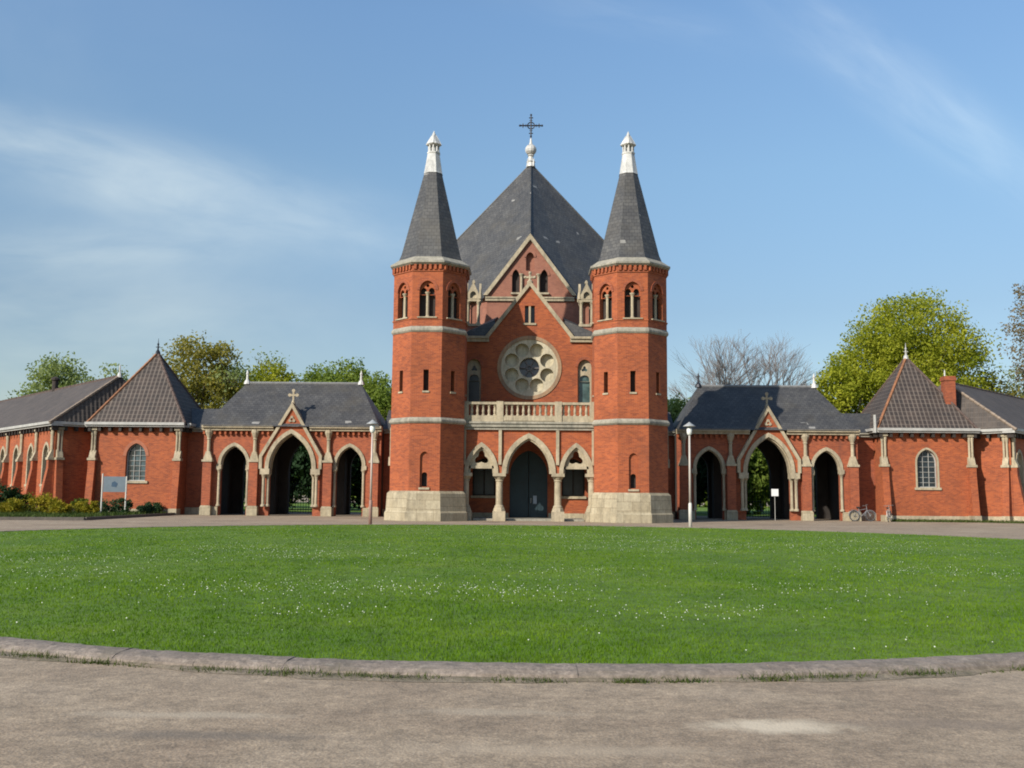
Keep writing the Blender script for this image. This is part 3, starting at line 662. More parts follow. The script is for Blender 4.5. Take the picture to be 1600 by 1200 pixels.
for s in (-1, 1):
    cx = 2.72*s; mb = MB(); mb.plate(F, arch(cx, 0.71, 1.42, 2.9, 3.71), [arch(cx-0.33, 0.29, 1.5, 2.8, 3.2, 5), arch(cx+0.33, 0.29, 1.5, 2.8, 3.2, 5)], -0.42, -0.32)
    wn = mb.build('window', DARKWOOD, chapel); MB().plate(F, arch(cx, 0.72, 1.4, 2.9, 3.72), (), -0.48, -0.43).build('pane', GLASS_DARK, wn)
    MB().box(F, cx-0.78, cx+0.78, 1.28, 1.43, -0.2, 0.12).build('sill', STONE, wn)
for a, b in ((-3.6, -1.2), (1.2, 3.6)): MB().box(F, a, b, 0, 0.4, -0.1, 0.1).build('plinth', STONE_BLOCK, chapel)
MB().box(F, -3.2, 3.2, 0.0, 0.12, 0.1, 3.0).build('step', STONE_GREY, chapel)
# octagonal hall behind
HC, HA = (0, 74.0), 7.1; HS = 2*HA*math.tan(math.pi/8)
mb = MB()
for k in range(8):
    Fk = face_frame(HC, k, HA)
    if k % 2 == 0:
        holes = [arch(-0.97, 0.26, 15.2, 16.4, 16.85), arch(0.97, 0.26, 15.2, 16.4, 16.85), arch(0, 0.28, 16.75, 17.7, 18.05)] if k == 0 else []
        mb.plate(Fk, [(-HS/2, 0), (HS/2, 0), (HS/2, 15.1), (0, 19.1), (-HS/2, 15.1)], holes, -0.4, 0)
    else: mb.plate(Fk, rect(-HS/2, HS/2, 0, 15.05), (), -0.4, 0)
hall = mb.build('hall', BRICK_OLD, chapel)
F0 = face_frame(HC, 0, HA)
MB().plate(F0, [(-HS/2-0.25, 15.0), (-HS/2+0.04, 15.0), (0, 18.9), (HS/2-0.04, 15.0), (HS/2+0.25, 15.0), (0, 19.32)], (), -0.3, 0.2).build('gable_coping', STONE, hall)
mb = MB(); mb.box(F0, -HS/2-0.1, HS/2+0.1, 14.62, 14.8, -0.2, 0.14); mb.box(F0, -HS/2-0.1, HS/2+0.1, 14.8, 14.9, -0.2, 0.2)
mb.build('string_course', STONE, hall)
for cx, z0, zs, za, b in ((-0.97, 15.2, 16.4, 16.85, 0.26), (0.97, 15.2, 16.4, 16.85, 0.26), (0, 16.75, 17.7, 18.05, 0.28)):
    mb = MB(); mb.plate(F0, band(cx, b, zs, za, 0.13), (), -0.15, 0.05); wn = mb.build('gable_window', BRICK_OLD, hall)
    MB().plate(F0, arch(cx, b+0.02, z0, zs, za), (), -0.4, -0.3).build('louvre', CORE if cx else BRICK_OLD, wn)
mb = MB()
for s in (-1, 1):
    p = mb.pt(F0, s*0.58, 0, 0.1); m2 = MB(); column(m2, (p.x, p.y), 15.0, 16.5, 0.09); m2.build('window_column', STONE, hall)
mb.box(F0, -1.3, 1.3, 15.08, 15.2, -0.2, 0.2); mb.build('window_sill', STONE, hall)
mb = MB(); A = Vector((0, 74.0, 26.75))
def hp(k, u, ap, z):
    q = face_frame(HC, k, ap); p = q[0]+q[1]*u; return Vector((p.x, p.y, z))
for k in range(8):
    hs = HS/2
    if k % 2 == 0:
        Gp = hp(k, 0, HA-0.1, 19.15); Cl = hp(k, -hs, HA, 15.12); Cr = hp(k, hs, HA, 15.12)
        mb.face(A, Gp, Cr); mb.face(A, Cl, Gp)
    else:
        a_, b_ = hp(k, -hs, HA, 15.12), hp(k, hs, HA, 15.12); mb.face(A, a_, b_)
        a2, b2 = hp(k, -hs, HA+0.35, 14.75), hp(k, hs, HA+0.35, 14.75); mb.face(a_, a2, b2, b_)
mb.build('hall_roof', SLATE, chapel)
for k in range(8):
    if k % 2 == 0:
        mb = MB(); mb.tube(A-Vector((0, 0, 0.05)), hp(k, 0, HA-0.1, 19.17), 0.07, 0.07, 6); mb.build('roof_ridge', SLATE, chapel)
mb = MB()
mb.lathe((0, 74), [(0.36, 26.45), (0.30, 26.78), (0.36, 26.86), (0.2, 27.02), (0.18, 27.28), (0.27, 27.34), (0.2, 27.42)], 8); mb.ball((0, 74, 27.82), 0.44); mb.lathe((0, 74), [(0.16, 28.2), (0.1, 28.4), (0.05, 28.75)], 8)
for k in range(4):
    a = k*math.pi/2+math.pi/4; mb.tube((0.3*math.cos(a), 74+0.3*math.sin(a), 26.5), (0.34*math.cos(a), 74+0.34*math.sin(a), 27.05), 0.07, 0.03)
mb.build('roof_finial', LEAD, chapel)
mb = MB(); c0 = Vector((0, 74, 29.75))
mb.tube((0, 74, 28.6), (0, 74, 30.6), 0.055); mb.tube((-0.85, 74, 29.75), (0.85, 74, 29.75), 0.055); mb.ring(c0, (0, 1, 0), 0.26, 0.045)
for dx, dz_ in ((1, 0), (-1, 0), (0, 1), (0, -1)):
    e = c0+Vector((dx*0.62, 0, dz_*0.62)); per = Vector((dz_, 0, dx))*0.16
    mb.tube(e-per, e+per, 0.04); mb.ball(tuple(c0+Vector((dx*0.85, 0, dz_*0.85))), 0.085)
    f = c0+Vector((dx*0.4, 0, dz_*0.4)); mb.tube(f-per*0.7, f+per*0.7, 0.03)
mb.build('roof_cross', IRON, chapel)
# aedicule pinnacles on the vestibule corners
for s in (-1, 1):
    cx, cy = 3.62*s, 63.0; Fp = Fr((cx, cy, 0), (1, 0, 0), (0, -1, 0)); mb = MB()
    mb.box(Fp, -0.42, 0.42, 10.5, 12.15, -0.42, 0.42); pn = mb.build('pinnacle', BRICK_OLD, chapel)
    mb = MB(); mb.box(Fp, -0.5, 0.5, 12.15, 12.3, -0.5, 0.5)
    for a in (-1, 1):
        for b in (-1, 1): column(mb, (cx+0.33*a, cy+0.33*b), 12.3, 13.75, 0.085)
    mb.box(Fp, -0.48, 0.48, 13.75, 13.9, -0.48, 0.48)
    for fr_ in (Fp, Fr((cx, cy, 0), (0, 1, 0), (1, 0, 0))):
        mb.plate(fr_, [(-0.52, 13.9), (0.52, 13.9), (0, 15.0)], [arch(0, 0.2, 13.95, 14.15, 14.4, 5)], 0.36, 0.5); mb.plate(fr_, [(-0.52, 13.9), (0.52, 13.9), (0, 15.0)], (), -0.5, -0.36)
    mb.lathe((cx, cy), [(0.5, 13.95), (0.06, 14.95), (0.14, 15.02), (0.12, 15.15), (0.02, 15.25)], 4, math.pi/4)
    for a in (-1, 1):
        for b in (-1, 1): mb.lathe((cx+0.46*a, cy+0.46*b), [(0.1, 13.9), (0.08, 14.3), (0.01, 14.65)], 6)
    mb.build('canopy', STONE, pn)
    MB().box(Fp, -0.16, 0.16, 12.3, 13.75, -0.16, 0.16).build('pinnacle_core', BRICK_OLD, pn)
    # stepped buttress beside it
    bx = 4.45*s; Fb = Fr((bx, 64.4, 0), (1, 0, 0), (0, -1, 0)); mb = MB(); mb.box(Fb, -0.4, 0.4, 9, 13.75, -0.9, 0.9); bt = mb.build('buttress', BRICK_OLD, chapel)
    mb = MB(); mb.plate(Fb, [(-0.5, 13.75), (0.5, 13.75), (0.5, 13.9), (0, 15.0), (-0.5, 13.9)], (), -0.95, 0.95); mb.build('buttress_cap', STONE, bt)

# ------------------------------------------------------------------ gate arcades
def cross(mb, cx, y, z0, h, wdt, t=0.1):
    F = facade(y)
    mb.box(F, cx-t*0.6, cx+t*0.6, z0, z0+h, -t/2, t/2); zc = z0+h*0.62
    mb.box(F, cx-wdt, cx+wdt, zc-t*0.6, zc+t*0.6, -t/2-0.003, t/2+0.003)
    for x, z in ((cx-wdt, zc), (cx+wdt, zc), (cx, z0+h)):
        mb.plate(F, circ(x, z, t*1.15, 10), (), -t/2-0.006, t/2+0.006)
    mb.lathe((cx, y), [(t*1.6, z0-0.12), (t*1.3, z0), (t*0.7, z0+0.15)], 8)
def build_arcade(sx, label):
    cx = sx*16.35; AY = 68.6; AD = 6.0
    ar = thing('gate_arcade', label, 'gateway', (cx, AY+3, 0), 'twin gate arcades flanking the chapel')
    F = facade(AY, cx)
    ops = [(-4.0, 0.92, 3.45, 4.72), (0, 1.52, 3.2, 5.58), (4.0, 0.92, 3.45, 4.72)]
    mb = MB(); mb.plate(F, wallpoly(-6.15, 6.15, [(6.15, 5.8), (-6.15, 5.8)], ops), (), -0.4, 0)
    wall = mb.build('front_wall', BRICK_DARK, ar)
    mb = MB(); mb.plate(F, wallpoly(-6.15, 6.15, [(6.15, 5.8), (-6.15, 5.8)], ops), (), -AD, -AD+0.5); mb.build('back_wall', PLASTER, ar)  # back wall shares the passage colour, its shade painted in
    mb = MB()
    for s in (-1, 1): mb.box(F, min(s*6.15, s*5.7), max(s*6.15, s*5.7), 0, 5.8, -AD+0.5, -0.55)
    for s in (-1, 1): mb.box(F, min(s*2.9, s*2.2), max(s*2.9, s*2.2), 0, 5.8, -AD+0.5, -AD+1.7); 
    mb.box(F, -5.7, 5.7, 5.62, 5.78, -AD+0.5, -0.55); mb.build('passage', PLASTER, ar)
    # archivolts
    for (c_, b, zs, za) in ops:
        mb = MB(); z0 = zs-0.05
        if b < 1:
            mb.plate(F, band(c_, b, zs, za, 0.19, z0), (), -0.25, 0.08)
            mb.plate(F, band(c_, b-0.06, zs, za-0.06, 0.07, z0), (), -0.36, -0.09)
            for s in (-1, 1):
                mb.box(F, c_+s*(b+0.1)-0.17, c_+s*(b+0.1)+0.17, zs-0.32, zs-0.04, -0.3, 0.1)
                q = mb.pt(F, c_+s*(b+0.07), 0, 0.03); m2 = MB(); column(m2, (q.x, q.y), 0.62, zs-0.32, 0.095); m2.build('colonnette', STONE, ar)
        else:
            mb.plate(F, band(c_, b, zs, za, 0.24, z0), (), -0.2, 0.42)
            mb.plate(F, band(c_, b-0.08, zs, za-0.08, 0.09, z0), (), -0.36, 0.2)
            for s in (-1, 1):
                mb.box(F, c_+s*(b+0.22)-0.32, c_+s*(b+0.22)+0.32, zs-0.42, zs-0.04, -0.25, 0.48)
                for du, dw in ((0.05, 0.1), (0.3, 0.3)):
                    q = mb.pt(F, c_+s*(b+du), 0, dw); m2 = MB(); column(m2, (q.x, q.y), 0.62, zs-0.4, 0.105); m2.build('colonnette', STONE, ar)
        mb.build('arch_surround', STONE, ar)
    # gable over the middle arch
    mb = MB(); mb.plate(F, [(2.02, 3.2), (2.02, 4.0), (0, 7.4), (-2.02, 4.0), (-2.02, 3.2)]+arch(0, 1.72, 3.2, 3.2, 5.78)[::-1], (), -0.1, 0.33); gb = mb.build('gable', BRICK, ar)
    mb = MB(); mb.plate(F, [(2.16, 3.15), (2.16, 4.05), (0, 7.68), (-2.16, 4.05), (-2.16, 3.15), (-1.95, 3.15), (-1.95, 3.98), (0, 7.3), (1.95, 3.98), (1.95, 3.15)], (), -0.35, 0.46); mb.build('gable_coping', STONE, gb)
    mb = MB(); mb.plate(F, trefoil(0, 6.5, 0.26), [circ(0, 6.5, 0.09, 8)], 0.2, 0.40); mb.build('gable_ornament', STONE, gb)
    mb = MB(); cross(mb, cx, AY-0.1, 7.68, 0.82, 0.26, 0.10); mb.build('gable_cross', STONE, gb)
    mb = MB()
    for s in (-1, 1): mb.face((cx, AY-0.2, 7.5), (cx, AY+3.2, 7.5), (cx+s*2.1, AY+3.2, 4.0), (cx+s*2.1, AY-0.2, 4.0))
    mb.build('gable_roof', SLATE2, gb)
    # buttress piers
    for u in (-5.75, -2.55, 2.55, 5.75):
        mb = MB(); mb.box(F, u-0.3, u+0.3, 0.6, 3.62, -0.1, 0.4); pr = mb.build('pier', BRICK_DARK, ar)
        mb = MB(); mb.box(F, u-0.37, u+0.37, 0, 0.55, -0.1, 0.47); mb.plate(F, [(u-0.37, 0.55), (u+0.37, 0.55), (u+0.31, 0.66), (u-0.31, 0.66)], (), -0.1, 0.42); mb.build('pier_base', STONE_BLOCK, pr); mb = MB()
        mb.box(F, u-0.36, u+0.36, 3.6, 3.74, -0.1, 0.47); mb.plate(F, [(u-0.32, 3.74), (u+0.32, 3.74), (u+0.14, 4.3), (u-0.14, 4.3)], (), -0.1, 0.3)
        q = mb.pt(F, u, 0, 0.14); mb.lathe((q.x, q.y), [(0.15, 4.1), (0.125, 4.35), (0.115, 5.1), (0.16, 5.15), (0.13, 5.22), (0.26, 5.55), (0.28, 5.6), (0.28, 5.8)], 10)
        mb.build('pier_cap', STONE, pr)
    for a, b in ((-6.1, -5.0), (-3.0, -2.3), (2.3, 3.0), (5.0, 6.1)): MB().box(F, a, b, 0, 0.58, -0.6, 0.12).build('plinth', STONE_BLOCK, ar)
    # eaves: corbels and gutter either side of the gable
    for a, b in ((-6.2, -1.25), (1.25, 6.2)):
        mb = MB(); mb.box(F, a, b, 5.74, 5.92, -0.3, 0.34); mb.box(F, a, b, 5.92, 6.08, -0.3, 0.5); mb.build('gutter', STONE, ar)
    mb = MB()
    for i in range(34):
        u = -6.1+0.37*i
        if abs(u) > 1.5: mb.box(F, u-0.07, u+0.07, 5.48, 5.75, -0.05, 0.22)
    mb.build('corbel_table', BRICK, ar)
    # hipped slate roof
    e0, e1, ez = AY-0.55, AY+AD+0.55, 6.02; yr = (e0+e1)/2; rz = 9.35; hx, rx = 6.1, 4.15
    P = lambda x, y, z: (cx+x, y, z)
    mb = MB(); mb.face(P(-hx, e0, ez), P(hx, e0, ez), P(rx, yr, rz), P(-rx, yr, rz)); mb.face(P(hx, e1, ez), P(-hx, e1, ez), P(-rx, yr, rz), P(rx, yr, rz))
    mb.face(P(hx, e0, ez), P(hx, e1, ez), P(rx, yr, rz)); mb.face(P(-hx, e1, ez), P(-hx, e0, ez), P(-rx, yr, rz)); rf = mb.build('roof', SLATE2, ar)
    mb = MB(); mb.tube(P(-rx, yr, rz), P(rx, yr, rz), 0.09); mb.build('roof_ridge', RIDGE_GREY, rf)
    for s in (-1, 1):
        mb = MB(); mb.lathe((cx+s*rx, yr), [(0.26, rz-0.1), (0.2, rz+0.1), (0.09, rz+0.25), (0.07, rz+0.6), (0.11, rz+0.66), (0.06, rz+0.8), (0.01, rz+0.95)], 8); mb.build('roof_finial', LEAD if (sx < 0 or s > 0) else IRON, rf)
    # recessed linking walls
    for (u0, u1) in ((6.15, 8.9), (-8.4, -6.15)) if sx < 0 else ((-8.9, -6.15), (6.15, 8.4)):
        mb = MB(); mb.box(F, u0, u1, 0, 5.75, -1.9, -1.45); lw = mb.build('link_wall', BRICK_DARK, ar)
        mb = MB(); mb.box(F, u0, u1, 5.7, 5.88, -1.95, -1.15); mb.box(F, u0, u1, 5.88, 6.02, -1.95, -1.0); mb.build('gutter', STONE_GREY, lw)
        MB().box(F, u0, u1, 0, 0.5, -1.6, -1.36).build('plinth', STONE_BLOCK, lw)
        mb = MB(); mb.face(P(u0, AY+0.95, 5.99), P(u1, AY+0.95, 5.99), P(u1, AY+3.4, 7.5), P(u0, AY+3.4, 7.5)); mb.face(P(u0, AY+5.6, 5.99), P(u1, AY+5.6, 5.99), P(u1, AY+3.4, 7.5), P(u0, AY+3.4, 7.5)); mb.build('link_roof', SLATE2, lw)
    # iron gate standing in the back arch
    mb = MB(); yb = AY+AD-0.25
    for i in range(15):
        x = -1.38+i*0.197
        mb.tube((cx+x, yb, 0.08), (cx+x, yb, 2.25+0.35*(1-abs(x)/1.4)), 0.018, 0.018, 5)
    for z in (0.15, 1.2, 2.1): mb.tube((cx-1.42, yb, z), (cx+1.42, yb, z), 0.022, 0.022, 5)
    mb.build('gate', IRON, ar)
    return ar
arcL = build_arcade(-1, 'triple arched brick gateway with slate hip roof left of the chapel towers, in full sun')
arcR = build_arcade(1, 'triple arched brick gateway right of the chapel, half darkened by the tower shadow')

# ------------------------------------------------------------------ corner pavilions and wings
def buttress(F, u, parent, mat=BRICK, z1=3.7, hw=0.24, batter=0.35):
    mb = MB()
    # battered side profile: built in a frame turned by 90 degrees
    G = (F[0]+F[1]*u, F[3], F[2], F[1])
    mb.plate(G, [(-0.1, 0), (0.34+batter, 0), (0.34+batter*0.7, 0.9), (0.34, 3.1), (0.34, z1), (-0.1, z1)], (), -hw, hw)
    bt = mb.build('buttress', mat, parent)
    mb = MB(); mb.box(F, u-hw-0.05, u+hw+0.05, z1-0.06, z1+0.1, -0.1, 0.4); mb.plate(G, [(-0.1, z1+0.1), (0.36, z1+0.1), (0.14, z1+0.62), (-0.1, z1+0.62)], (), -hw+0.03, hw-0.03)
    for du in (-0.1, 0.1):
        q = mb.pt(F, u+du, 0, 0.12); mb.lathe((q.x, q.y), [(0.08, z1+0.4), (0.075, 5.3), (0.11, 5.5), (0.12, 5.75)], 8)
    mb.box(F, u-0.26, u+0.26, 5.7, 5.86, -0.1, 0.3)
    mb.build('buttress_cap', STONE, bt)
    MB().box(F, u-hw-0.04, u+hw+0.04, 0, 0.42, -0.1, 0.34+batter+0.05).build('plinth', STONE, bt)
    return bt
def eaves(F, u0, u1, parent, z=5.95, mitre=0.0):
    mb = MB(); mb.box(F, u0, u1, z-0.02, z+0.1, -0.3, 0.5); mb.box(F, u0, u1, z+0.1, z+0.28, 0.36, 0.62); mb.build('gutter', ZINC, parent)
    mb = MB(); n = int((u1-u0)/0.7)
    for i in range(n+1):
        u = u0+0.25+(u1-u0-0.5)*i/n; mb.box(F, u-0.09, u+0.09, z-0.32, z-0.02, -0.05, 0.38)
    mb.build('rafter_ends', DARKWOOD, parent)
def build_pavilion(sx, label):
    cx, cy, hw = sx*27.2, 71.75, 3.1
    pv = thing('corner_pavilion', label, 'pavilion', (cx, cy, 0), 'corner pavilions with pyramid tiled roofs')
    F = facade(cy-hw, cx); mb = MB()
    WZ0, WZS, WZA, WB = 2.25, 3.95, 4.85, 0.70
    mb.plate(F, rect(-hw, hw, 0, 6.0), [arch(0, WB, WZ0, WZS, WZA)], -0.45, 0)
    for s in (-1, 1): mb.box(F, min(s*hw, s*(hw-0.45)), max(s*hw, s*(hw-0.45)), 0, 6.0, -2*hw, -0.45)
    mb.box(F, -hw+0.45, hw-0.45, 0, 6.0, -2*hw, -2*hw+0.45)
    wl = mb.build('wall', BRICK, pv)
    MB().box(F, -hw-0.06, hw+0.06, 0, 0.38, -0.2, 0.07).build('plinth', STONE, pv)
    mb = MB(); mb.plate(F, arch(0, WB+0.02, WZ0, WZS, WZA+0.02), [arch(0, WB-0.07, WZ0+0.08, WZS, WZA-0.08)], -0.33, -0.24)
    for u in (-0.2, 0.2): mb.box(F, u-0.014, u+0.014, WZ0+0.05, WZA-0.2, -0.3, -0.25)
    for i in range(6): mb.box(F, -WB+0.03, WB-0.03, WZ0+0.35*(i+1)-0.012, WZ0+0.35*(i+1)+0.012, -0.297, -0.253)
    wn = mb.build('window', ZINC, pv); MB().plate(F, arch(0, WB+0.02, WZ0-0.05, WZS, WZA+0.02), (), -0.36, -0.32).build('pane', GLASS if sx < 0 else GLASS_SLATE, wn)
    MB().box(F, -WB-0.2, WB+0.2, WZ0-0.14, WZ0+0.02, -0.3, 0.1).build('sill', STONE, wn)
    mb = MB(); mb.plate(F, band(0, WB, WZS, WZA, 0.2 if sx < 0 else 0.1, WZS if sx < 0 else WZ0), (), -0.1, 0.03); mb.build('arch_band', mat_bb if sx < 0 else STONE, wn)
    for u in (-hw+0.15, hw-0.15): buttress(F, u, pv)
    eaves(F, -hw-0.35, hw+0.35, pv)
    for s in (-1, 1):
        Fs = Fr((cx+s*hw, cy, 0), (0, s, 0), (s, 0, 0)); eaves(Fs, -hw+0.02, hw, pv)
    e = hw+0.3; az = 11.5; ez = 6.2
    cs = [(cx-e, cy-e, ez), (cx+e, cy-e, ez), (cx+e, cy+e, ez), (cx-e, cy+e, ez)]; ap = (cx, cy, az)
    mb = MB()
    for i in range(4): mb.face(cs[i], cs[(i+1) % 4], ap)
    rf = mb.build('roof', TILE, pv)
    for i in range(4):
        a, b = Vector(cs[i]), Vector(ap); n = 16
        mb = MB()
        for j in range(n): mb.tube(a.lerp(b, j/n), a.lerp(b, (j+1.08)/n), 0.11, 0.085, 6)
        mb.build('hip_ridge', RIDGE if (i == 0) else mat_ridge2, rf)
    mb = MB(); mb.lathe((cx, cy), [(0.2, az-0.12), (0.16, az+0.1), (0.07, az+0.2), (0.05, az+0.55), (0.09, az+0.62), (0.03, az+0.72), (0.012, az+1.05)], 8)
    mb.tube((cx-0.16, cy, az+0.42), (cx+0.16, cy, az+0.42), 0.03)
    mb.build('roof_finial', IRON if sx < 0 else LEAD, rf)
    if sx > 0:
        MB().tube((cx-hw-0.5, cy-hw-0.45, 5.9), (cx-hw-0.5, cy-hw-0.45, 7.1), 0.1).build('vent_pipe', ZINC, pv)
    return pv
mat_bb = mat_brick('arch brick', (0.43, 0.13, 0.06), (0.34, 0.10, 0.05), (0.36, 0.2, 0.13), 0.4)
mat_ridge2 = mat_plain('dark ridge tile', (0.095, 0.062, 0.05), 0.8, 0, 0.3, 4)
pavL = build_pavilion(-1, 'square brick pavilion with pyramid pantile roof, behind the flower bed and sign')
pavR = build_pavilion(1, 'square brick pavilion with pyramid pantile roof, bicycles leaning at its corner')
def build_wing(sx, label):
    e0 = Vector((sx*32.7, 68.2, 0)); dl = Vector((sx*0.683, 0.730, 0)); de = Vector((-sx*0.683, 0.730, 0)); de = Vector((-sx*0.730, 0.683, 0))
    wdt, ln = 8.6, 34.0
    wg = thing('side_wing', label, 'building', tuple(e0+dl*8+de*4), 'tiled wings running back from the pavilions')
    W = Vector((sx*0.730, -0.683, 0))                 # outward normal of the long front wall
    F = (e0, dl, Vector((0, 0, 1)), W)
    mb = MB(); ws_ = [1.7+3.45*i for i in range(9)]
    mb.plate(F, rect(0, ln, 0, 6.0), [arch(u, 0.55, 2.0, 4.0, 4.75) for u in ws_], -0.45, 0)
    E = (e0, de, Vector((0, 0, 1)), -dl)
    mb.plate(E, rect(0.45, wdt, 0, 6.0), (), -0.45, -0.005)
    B = (e0+de*wdt, dl, Vector((0, 0, 1)), -W); mb.plate(B, rect(0.45, ln, 0, 6.0), (), -0.45, 0)
    wl = mb.build('wall', BRICK, wg)
    MB().box(E, 0.05, wdt, 0, 0.38, -0.1, 0.07).build('plinth', STONE, wg)
    for u in ws_:
        mb = MB(); mb.plate(F, band(u, 0.55, 4.0, 4.75, 0.17, 1.95), (), -0.2, 0.05)
        mb.plate(F, arch(u, 0.56, 3.95, 4.0, 4.75), [arch(u-0.26, 0.2, 3.97, 4.05, 4.25, 4), arch(u+0.26, 0.2, 3.97, 4.05, 4.25, 4), circ(u, 4.42, 0.13, 8)], -0.3, -0.18)
        q = mb.pt(F, u, 0, -0.22); column(mb, (q.x, q.y), 2.0, 3.98, 0.075); mb.box(F, u-0.75, u+0.75, 1.84, 2.0, -0.3, 0.12)
        mb.plate(F, [(u-0.72, 1.0), (u+0.72, 1.0), (u+0.72, 1.84), (u-0.72, 1.84)], (), -0.1, 0.06)
        wn = mb.build('window', STONE, wg); MB().plate(F, arch(u, 0.57, 1.95, 4.0, 4.77), (), -0.42, -0.34).build('pane', GLASS_DARK, wn)
    for i in range(9): buttress(F, 0.26+3.45*i if i else 0.26, wg, BRICK, 3.7, 0.22, 0.55)
    if True:
        Eb = (e0+de*0.0, de, Vector((0, 0, 1)), -dl); buttress(Eb, 0.3, wg, BRICK, 3.7, 0.22, 0.3)
    eaves(F, -0.6, ln, wg); eaves(E, -0.36, wdt, wg)
    ez = 6.12; o = 0.62
    c0 = e0-dl*o-de*o; c1 = e0+dl*ln-de*o; c2 = e0+dl*ln+de*(wdt+o); c3 = e0-dl*o+de*(wdt+o)
    r0 = e0+de*(wdt/2)+dl*0.3; r1 = e0+de*(wdt/2)+dl*ln
    z = lambda v, h: Vector((v.x, v.y, h)); rz = 9.75
    mb = MB(); mb.face(z(c0, ez), z(c1, ez), z(r1, rz), z(r0, rz)); mb.face(z(c2, ez), z(c3, ez), z(r0, rz), z(r1, rz)); mb.face(z(c3, ez), z(c0, ez), z(r0, rz)); mb.face(z(c1, ez), z(c2, ez), z(r1, rz))
    rf = mb.build('roof', TILE_DULL, wg)
    mb = MB(); a, b = z(c0, ez), z(r0, rz)
    for j in range(14): mb.tube(a.lerp(b, j/14), a.lerp(b, (j+1.08)/14), 0.12, 0.09, 6)
    mb.build('hip_ridge', mat_ridge3, rf)
    mb = MB(); a, b = z(r0, rz), z(r1, rz)
    for j in range(40): mb.tube(a.lerp(b, j/40), a.lerp(b, (j+1.05)/40), 0.11, 0.09, 6)
    mb.build('roof_ridge', mat_ridge2, rf)
    mb = MB(); mb.lathe((r0.x, r0.y), [(0.2, rz-0.1), (0.15, rz+0.12), (0.06, rz+0.25), (0.05, rz+0.7), (0.01, rz+0.85)], 8); mb.build('roof_finial', LEAD, rf)
    if sx > 0:
        q = (29.35, 69.85); Fc = Fr((q[0], q[1], 0), (1, 0, 0), (0, -1, 0)); mb = MB(); mb.box(Fc, -0.36, 0.36, 7.2, 9.62, -0.36, 0.36); mb.box(Fc, -0.42, 0.42, 9.62, 9.8, -0.42, 0.42); mb.box(Fc, -0.38, 0.38, 9.8, 9.92, -0.38, 0.38)
        ch = mb.build('chimney', BRICK_DARK, rf); MB().tube((q[0], q[1], 10.3), (q[0], q[1], 10.55), 0.15, 0.13, 10).build('chimney_pot', DARKWOOD, ch) if False else None
    else:
        q = r0.lerp(r1, 0.42); mb = MB(); mb.tube((q.x, q.y, 9.6), (q.x, q.y, 10.6), 0.25, 0.25, 10); mb.lathe((q.x, q.y), [(0.36, 10.55), (0.36, 10.7), (0.1, 10.85)], 10); mb.build('chimney', CORE, rf)
    return wg
TILE_DULL = mat_tile('dull grey brown tiles', (0.06, 0.05, 0.045), (0.085, 0.07, 0.06), (0.11, 0.092, 0.08))
mat_ridge3 = mat_plain('pale ridge tile', (0.26, 0.20, 0.15), 0.8, 0, 0.3, 4)
wgL = build_wing(-1, 'long brick wing with lancet windows receding left behind the flower bed')
wgR = build_wing(1, 'brick wing with chimney receding right, its long wall in shade')

KS = 0.9475
for t_ in (arcL, arcR, pavL, pavR, wgL, wgR):
    t_.location = (t_.location.x*KS, t_.location.y*KS, 0); t_.scale = (KS, KS, 0.962)
# ------------------------------------------------------------------ street lamps
def lamp(x, y, label, polec, sleeve):
    t = thing('street_lamp', label, 'street lamp', (x, y, 0), 'lamp posts at the edge of the lawn')
    MB().lathe((x, y), [(0.085, -0.02), (0.085, 1.12), (0.05, 1.2)], 12).build('pole_sleeve', sleeve, t, True)
    MB().lathe((x, y), [(0.055, 1.1), (0.045, 4.5)], 12).build('pole', polec, t, True)
    MB().lathe((x, y), [(0.06, 4.42), (0.1, 4.46), (0.13, 4.55), (0.13, 4.72), (0.09, 4.8)], 14).build('globe', mat_globe, t, True)
    MB().lathe((x, y), [(0.30, 4.84), (0.31, 4.86), (0.2, 4.93), (0.07, 5.02), (0.03, 5.06)], 18).build('lamp_hat', mat_hat, t, True)
mat_globe = mat_plain('white lamp globe', (0.8, 0.8, 0.76), 0.3, 0, 0.03)
mat_hat = mat_plain('grey lamp hat', (0.36, 0.37, 0.37), 0.5, 0, 0.1)
mat_pole = mat_plain('pale grey pole paint', (0.50, 0.45, 0.40), 0.5, 0, 0.1, 1)
mat_sleeve = mat_plain('whitish pole sleeve', (0.64, 0.62, 0.55), 0.5, 0, 0.1, 2)
mat_pole2 = mat_plain('pinkish pole paint', (0.54, 0.44, 0.38), 0.5, 0, 0.1, 1)
mat_sleeve2 = mat_plain('reddish sleeve', (0.32, 0.19, 0.15), 0.6, 0, 0.2, 2)
lamp(7.75, 48.2, 'slender lamp post with pale sleeve in front of the shaded right gateway', mat_pole, mat_sleeve)
lamp(-7.6, 48.2, 'slender lamp post with reddish foot in front of the sunlit left gateway', mat_pole2, mat_sleeve2)

# ------------------------------------------------------------------ notice in the right passage
t = thing('notice_board', 'small white notice on a thin post before the middle arch of the right gateway', 'sign', (15.7, 64.15, 0))
MB().tube((15.7, 64.15, 0), (15.7, 64.15, 1.7), 0.02).build('post', ZINC, t); MB().box(facade(64.12, 15.7), -0.22, 0.22, 1.55, 2.0, 0, 0.03).build('panel', mat_plain('white sign panel', (0.8, 0.8, 0.78), 0.5, 0, 0.02), t)

